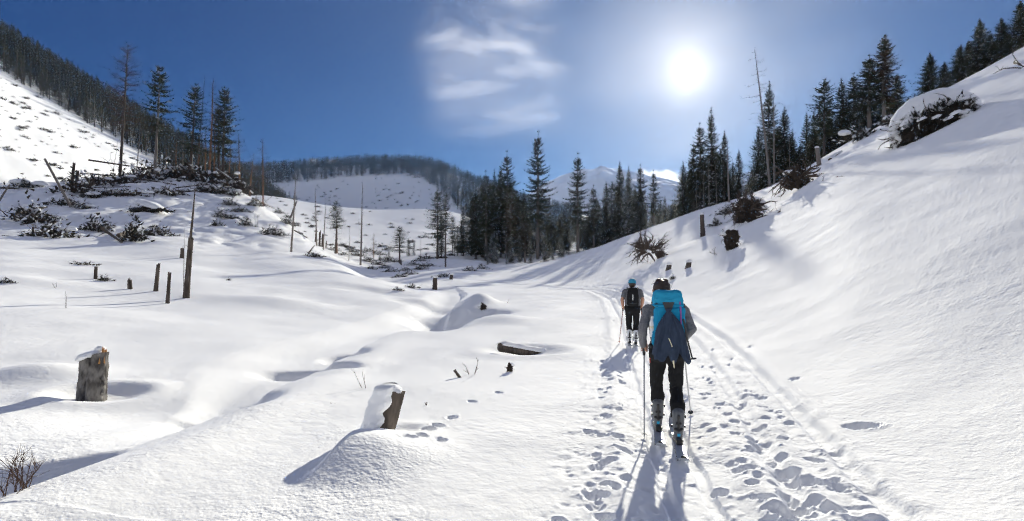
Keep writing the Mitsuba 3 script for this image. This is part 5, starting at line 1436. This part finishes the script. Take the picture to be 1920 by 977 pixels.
WH = ['behind the charred posts', 'left of the reddish bare tree', 'under the reddish bare tree', 'under the tall long-trunked spruce', 'at the left of the knoll clump', 'under the knoll clump', 'at the right of the knoll clump', 'at the right end of the knoll crest', 'before the snow-topped crest log', 'below the tall long-trunked spruce, half buried', 'along the dark crest log', 'at the right end of the dark crest log', 'right of the leaning pole, half buried', 'just right of the thicket, half buried']
for i, (px, py, w, h) in enumerate(TH):
    brush(px, py, w * 1.15, h * 1.35, 'tangle of broken branches ' + WH[i], 130 + i, snow=.9 if i > 7 else .4, n=80 if i < 8 else 44, needles=.7, Y=None)
root_plate(443, 344, 24, 22, 'small dark root plate at the lower end of the pale root-end log', 150, n=10)
fallen_log(474, 372, 516, 392, 5, 'log with looped end on the right shoulder of the knoll', 151, Y0=82, Y1=78, limbs=4, snow=.4)
brush(477, 386, 28, 16, 'dark root lump at the upper end of the looped log', 152, n=24, snow=.4, needles=1.2)
CH = [(428, 386, 26, 20, 'topmost dark bush in the row down the knoll side'), (446, 398, 34, 14, 'second bush in the row down the knoll side'), (412, 408, 24, 20, 'bush with a raised twig left of the row down the knoll side'), (433, 411, 24, 12, 'round bush in the middle of the row down the knoll side'),
      (405, 424, 20, 16, 'lowest left bush on the open knoll side'), (458, 424, 26, 20, 'bush with a pale stub at its left, on the knoll side'), (505, 440, 44, 18, 'bush half buried in a hollow on the knoll side'), (524, 442, 22, 12, 'twiggy end right of the half buried bush'), (536, 420, 22, 18, 'bush at the foot of the tall thin pole'),
      (549, 424, 18, 12, 'small brush right of the tall thin pole'), (520, 400, 16, 12, 'small brush below the looped log'), (585, 482, 30, 12, 'brush round the short slanting log above the valley')]
for i, (px, py, w, h, lab) in enumerate(CH):
    brush(px, py, w, h, lab, 160 + i, snow=.15, n=24, needles=.9)
sprig(482, 424, 24, 26, 'bare bent twig between the bushes on the knoll side', 172, rad=.03, n=2, sub=3)
fallen_log(578, 475, 590, 460, 4, 'short slanting log stub above the valley', 173, Y0=1, Y1='top', limbs=1, snow=.2)
fallen_log(552, 432, 576, 446, 4, 'thin log sliding down towards the valley', 174, Y0=76, Y1=76, limbs=5, snow=.2)
for i, (px, b, t, w) in enumerate(((592, 454, 430, 4), (599, 462, 434, 5), (604, 463, 440, 4), (611, 466, 452, 3))):
    post(px, b, px + 1, t, w, ('first', 'second', 'third', 'fourth')[i] + ' from left of four broken posts at the rim of the cleared valley', jag=.2)
post(544, 410, 556, 378, 4, 'short leaning post beside the tall thin pole', jag=.1)
# --- valley floor
post(815, 543, 816, 520, 11, 'dark stump in the middle of the valley floor', name='tree_stump', cat='stump', cap=True)
post(846, 524, 847, 515, 8, 'small stump behind the dark valley stump', name='tree_stump', cat='stump', cap=True)
VB = [(690, 472), (707, 478), (640, 462), (655, 470), (668, 480), (725, 488), (742, 492), (690, 490), (708, 497), (722, 504), (735, 510), (760, 508), (775, 498), (790, 506), (800, 500), (770, 515), (750, 520), (830, 520), (880, 508), (905, 505), (695, 505), (730, 470), (640, 478), (622, 470), (790, 490), (745, 545), (770, 540)]
for i, (px, py) in enumerate(VB):
    r_ = np.random.default_rng(i)
    brush(px, py, 16 + 14 * r_.random(), 7 + 6 * r_.random(), 'low dark brush on the snow of the cleared valley floor', 200 + i, snow=.25, n=14, needles=.5, grp='brush on the valley floor')
post(752, 497, 752, 487, 4, 'tiny stump amid the valley brush', jag=.2)
fallen_log(676, 486, 730, 500, 4, 'thin log among the valley brush', 240, limbs=6, snow=.3)
fallen_log(640, 458, 690, 476, 3, 'thin log high in the valley brush', 241, limbs=6, snow=.2)

# --- stream edge
root_plate(906, 582, 26, 16, 'small root and twigs at the rim of the snow hole', 250, n=10, snow=.6, name='root_tangle', cat='root')
sprig(952, 568, 4, 14, 'thin upright stalk beyond the snow hole', 251, rad=.012, n=1, sub=0)
# --- right slope
root_plate(1222, 492, 88, 52, 'spiky tangle of roots nearest the trail, behind the skiers', 260, n=75, snow=.3, spread=1.2, plate=False)
post(1253, 506, 1255, 496, 12, 'low dark snow-topped stub right of the spiky roots', cap=True, name='tree_stump', cat='stump')
post(1290, 502, 1292, 491, 13, 'short stump with a thick snow hat above the nearer skier', cap=True, name='tree_stump', cat='stump')
brush(1262, 524, 10, 10, 'small dark twig knot just right of the nearer skier\'s head', 262, snow=.4, n=10, needles=.4)
post(1318, 443, 1316, 402, 10, 'tall snow-flecked stump standing alone on the right slope', name='tree_stump', cat='stump', cap=True, jag=.2)
brush(1344, 424, 20, 18, 'round dark bush right of the tall lone stump', 263, snow=.2, n=20, needles=1.2)
root_plate(1374, 468, 56, 46, 'dark block of upturned root with snow on its top', 264, n=18, snow=.9)
sprig(1345, 476, 40, 14, 'arched bare branch left of the dark upturned root', 265, rad=.018, n=3, sub=3, lean=-1.5)
root_plate(1408, 416, 104, 56, 'largest uprooted stump with splintered upright wood and crossing branches', 266, n=60, snow=.9)
post(1408, 412, 1403, 380, 12, 'splintered reddish stake standing in the largest uprooted stump', jag=.4, mat='m_trunk_rust', taper=.5)
fallen_log(1412, 412, 1462, 398, 9, 'snow-covered log reaching right from the largest uprooted stump', 267, limbs=10, snow=1.1)
brush(1366, 402, 30, 22, 'snowy brush left of the largest uprooted stump', 268, snow=.6, n=26)
root_plate(1500, 354, 96, 50, 'uprooted stump with long bent arms, under the crest spruces', 269, n=46, snow=.8, spread=1.2)
fallen_log(1462, 338, 1496, 348, 6, 'bent branch log reaching left from the long-armed uprooted stump', 270, limbs=3, snow=.8)
sprig(1541, 340, 5, 14, 'small upright stick right of the long-armed stump', 271, rad=.03, n=1, sub=1)
fallen_log(1568, 332, 1582, 331, 3, 'short thin stick lying on the open slope', 272, limbs=1, snow=0)
post(1536, 311, 1532, 277, 9, 'leaning pale stump post with snow hat on the upper slope', name='tree_stump', cat='stump', cap=True, jag=.15, mat='m_trunk_grey')
fallen_log(1556, 300, 1578, 284, 10, 'dark log end under snow right of the leaning pale stump', 273, limbs=2, snow=1.2)
brush(1615, 262, 56, 34, 'snow-laden bush on the crest, left of the two boulders', 274, snow=.8, n=30, needles=1.2)
brush(1680, 232, 44, 26, 'snow-laden heap on the crest just left of the great root mound', 275, snow=1.0, n=24, needles=1.0)
sprig(1876, 132, 30, 16, 'few thin twigs on the upper right slope', 276, rad=.025, n=3, sub=2, lean=.8)
fallen_log(1905, 117, 1940, 138, 13, 'dark log end entering at the upper right edge', 277, limbs=2, snow=.7)
post(1377, 415, 1375, 404, 5, 'small stub behind the dark upturned root', jag=.2)


def root_mound():
    """overturned spruce on the upper slope, deep snow on top, dark branches in its face"""
    k = thing('root_mound', 'great snow-capped overturned tree on the upper right slope, dark branches in its face', 'uprooted tree')
    g = hit(1722, 262); Y = g[1] + 1.5; s = Y / FOC
    c = pix(1752, 232, Y)
    cap = blob(c + [0, 0, .1], (82 * s, 62 * s, 58 * s), 5, .13, 1.3, 5, flat=-.9, roty=-.46)
    obj('snow_cap', cap, 'm_snow', k, smooth=True)
    r = np.random.default_rng(8)
    v, n = np.array(cap.vertices), np.array(cap.vertex_normals)
    score = -n[:, 1] * .9 - n[:, 0] * .55 - n[:, 2] * .75 - .05
    idx = np.nonzero((score > .28) & (v[:, 2] < c[2] + 34 * s + (v[:, 0] - c[0]) * .35) & (v[:, 0] < c[0] + 48 * s))[0]
    V, C = [], []
    core = blob(c + [-.28 * 1.0, -.42, -.30], (72 * s, 54 * s, 46 * s), 6, .22, 1.6, 4, flat=-.95, roty=-.46)
    obj('root_mass', core, 'm_soil', k, smooth=25)
    cv_, cn_ = np.array(core.vertices), np.array(core.vertex_normals)
    cs = -cn_[:, 1] * .9 - cn_[:, 0] * .5 - cn_[:, 2] * .2
    cidx = np.nonzero((cs > .35))[0]
    for i in r.choice(cidx, 2200):
        p = cv_[i] + cn_[i] * r.uniform(-.05, .2); d = cn_[i] + r.normal(size=3) * .7 + [0, 0, -.4]; d /= np.linalg.norm(d); a, b = frame(d); q = r.uniform(.12, .45)
        V += [p - a * q * .22, p + a * q * .22, p + d * q]
        C += [SNOWC if r.random() < .04 else DARKN[r.integers(4)] * r.uniform(.6, 1.3)] * 3
    for i in r.choice(idx, 300):
        p = v[i] + n[i] * r.uniform(-.05, .25); d = n[i] + r.normal(size=3) * .6 + [0, 0, -.5]; d /= np.linalg.norm(d); a, b = frame(d); q = r.uniform(.15, .45)
        V += [p - a * q * .25, p + a * q * .25, p + d * q]
        C += [SNOWC if r.random() < .10 else DARKN[r.integers(4)] * r.uniform(.7, 1.3)] * 3
    V = np.array(V); key = numbered(f'{k}__needles'); scene[key] = mikit.ply((V, np.arange(len(V)).reshape(-1, 3)), 'm_needles', color=np.array(C))
    mb = MB()
    for i in r.choice(idx, 110):
        cv = branch_curve(r, v[i] - n[i] * .2, n[i] + r.normal(size=3) * .5 + [-.3, 0, -.3], r.uniform(.5, 1.3), bend=1.0, n=5)
        mb.tube(cv, np.linspace(.045, .012, 5), 4, cap=False)
    obj('branches', mb.mesh(), 'm_twig', k, smooth=True)
    for j in range(16):
        i = r.choice(cidx[cv_[cidx, 2] > c[2] - .6]); q = r.uniform(.5, 1.2); obj('snow_clump', blob(cv_[i] + cn_[i] * .12, (.40 * q, .28 * q, .17 * q), 30 + j, .25, 1.8, 3, roty=-.4), 'm_snow', k, smooth=True)


root_mound()

# --- brush scattered over the cleared slopes far away
for i in range(5):
    r = np.random.default_rng(300 + i)
    mb = MB(); tangle(mb, r, [0, 0, 0], 2.4, 1.0, 10, .05, twigs=1, sides=3)
    m_, col = needle_heap(r, [0, 0, 0], 2.6, .8, 60, .55, snow=.1)
    scene[f'v_brush_{i}'] = {'type': 'shapegroup', 'branches': mikit.ply(mb.mesh(), 'm_twig', smooth=True), 'needles': mikit.ply(m_, 'm_needles', color=col)}


def far_brush(x, y, z, s, i, label, grp, sz=1.0):
    key = numbered('brush_clump')
    scene[key] = {'type': 'instance', 'to_world': T().translate([float(x), float(y), float(z)]).rotate([0, 0, 1], random.uniform(0, 360)).scale([s, s, s * sz]), 'g': {'type': 'ref', 'id': f'v_brush_{i % 5}'}}
    labels[key] = {'label': label, 'category': 'brushwood', 'group': grp}


R5 = np.random.default_rng(17)
n = 0
while n < 170:
    px = R5.uniform(-20, 380); Y = R5.uniform(165, 372); x = (px - 960) / FOC * Y
    if fb(np.array(x), np.array(Y), .035, 3, 6) < .50: continue
    n += 1; far_brush(x, Y, z_left(np.array(x), np.array(Y)), .3 + 1.3 * R5.random() ** 2.2, n, 'dark brush clump scattered on the steep cleared slope at the left', 'brush clumps on the left slope')
n = 0
while n < 80:
    px = R5.uniform(500, 870); Y = R5.uniform(105, 290)
    n += 1; g = put(px, Y); far_brush(g[0], g[1], g[2], R5.uniform(.35, .9), n, 'small dark brush clump on the sunlit slope of the cleared valley', 'brush clumps on the valley slope')
n = 0
while n < 90:
    px = R5.uniform(560, 880) if n < 60 else R5.uniform(690, 830); Y = R5.uniform(690, 860); x = (px - 960) / FOC * Y
    if px > 820 and Y > 770: continue
    n += 1; far_brush(x, Y, z_back(np.array(x), np.array(Y)), R5.uniform(.5, 1.7), n, 'dark brush on the shaded clearing of the hill across the valley', 'brush on the shaded clearing', 1.3)

mark_stuff()
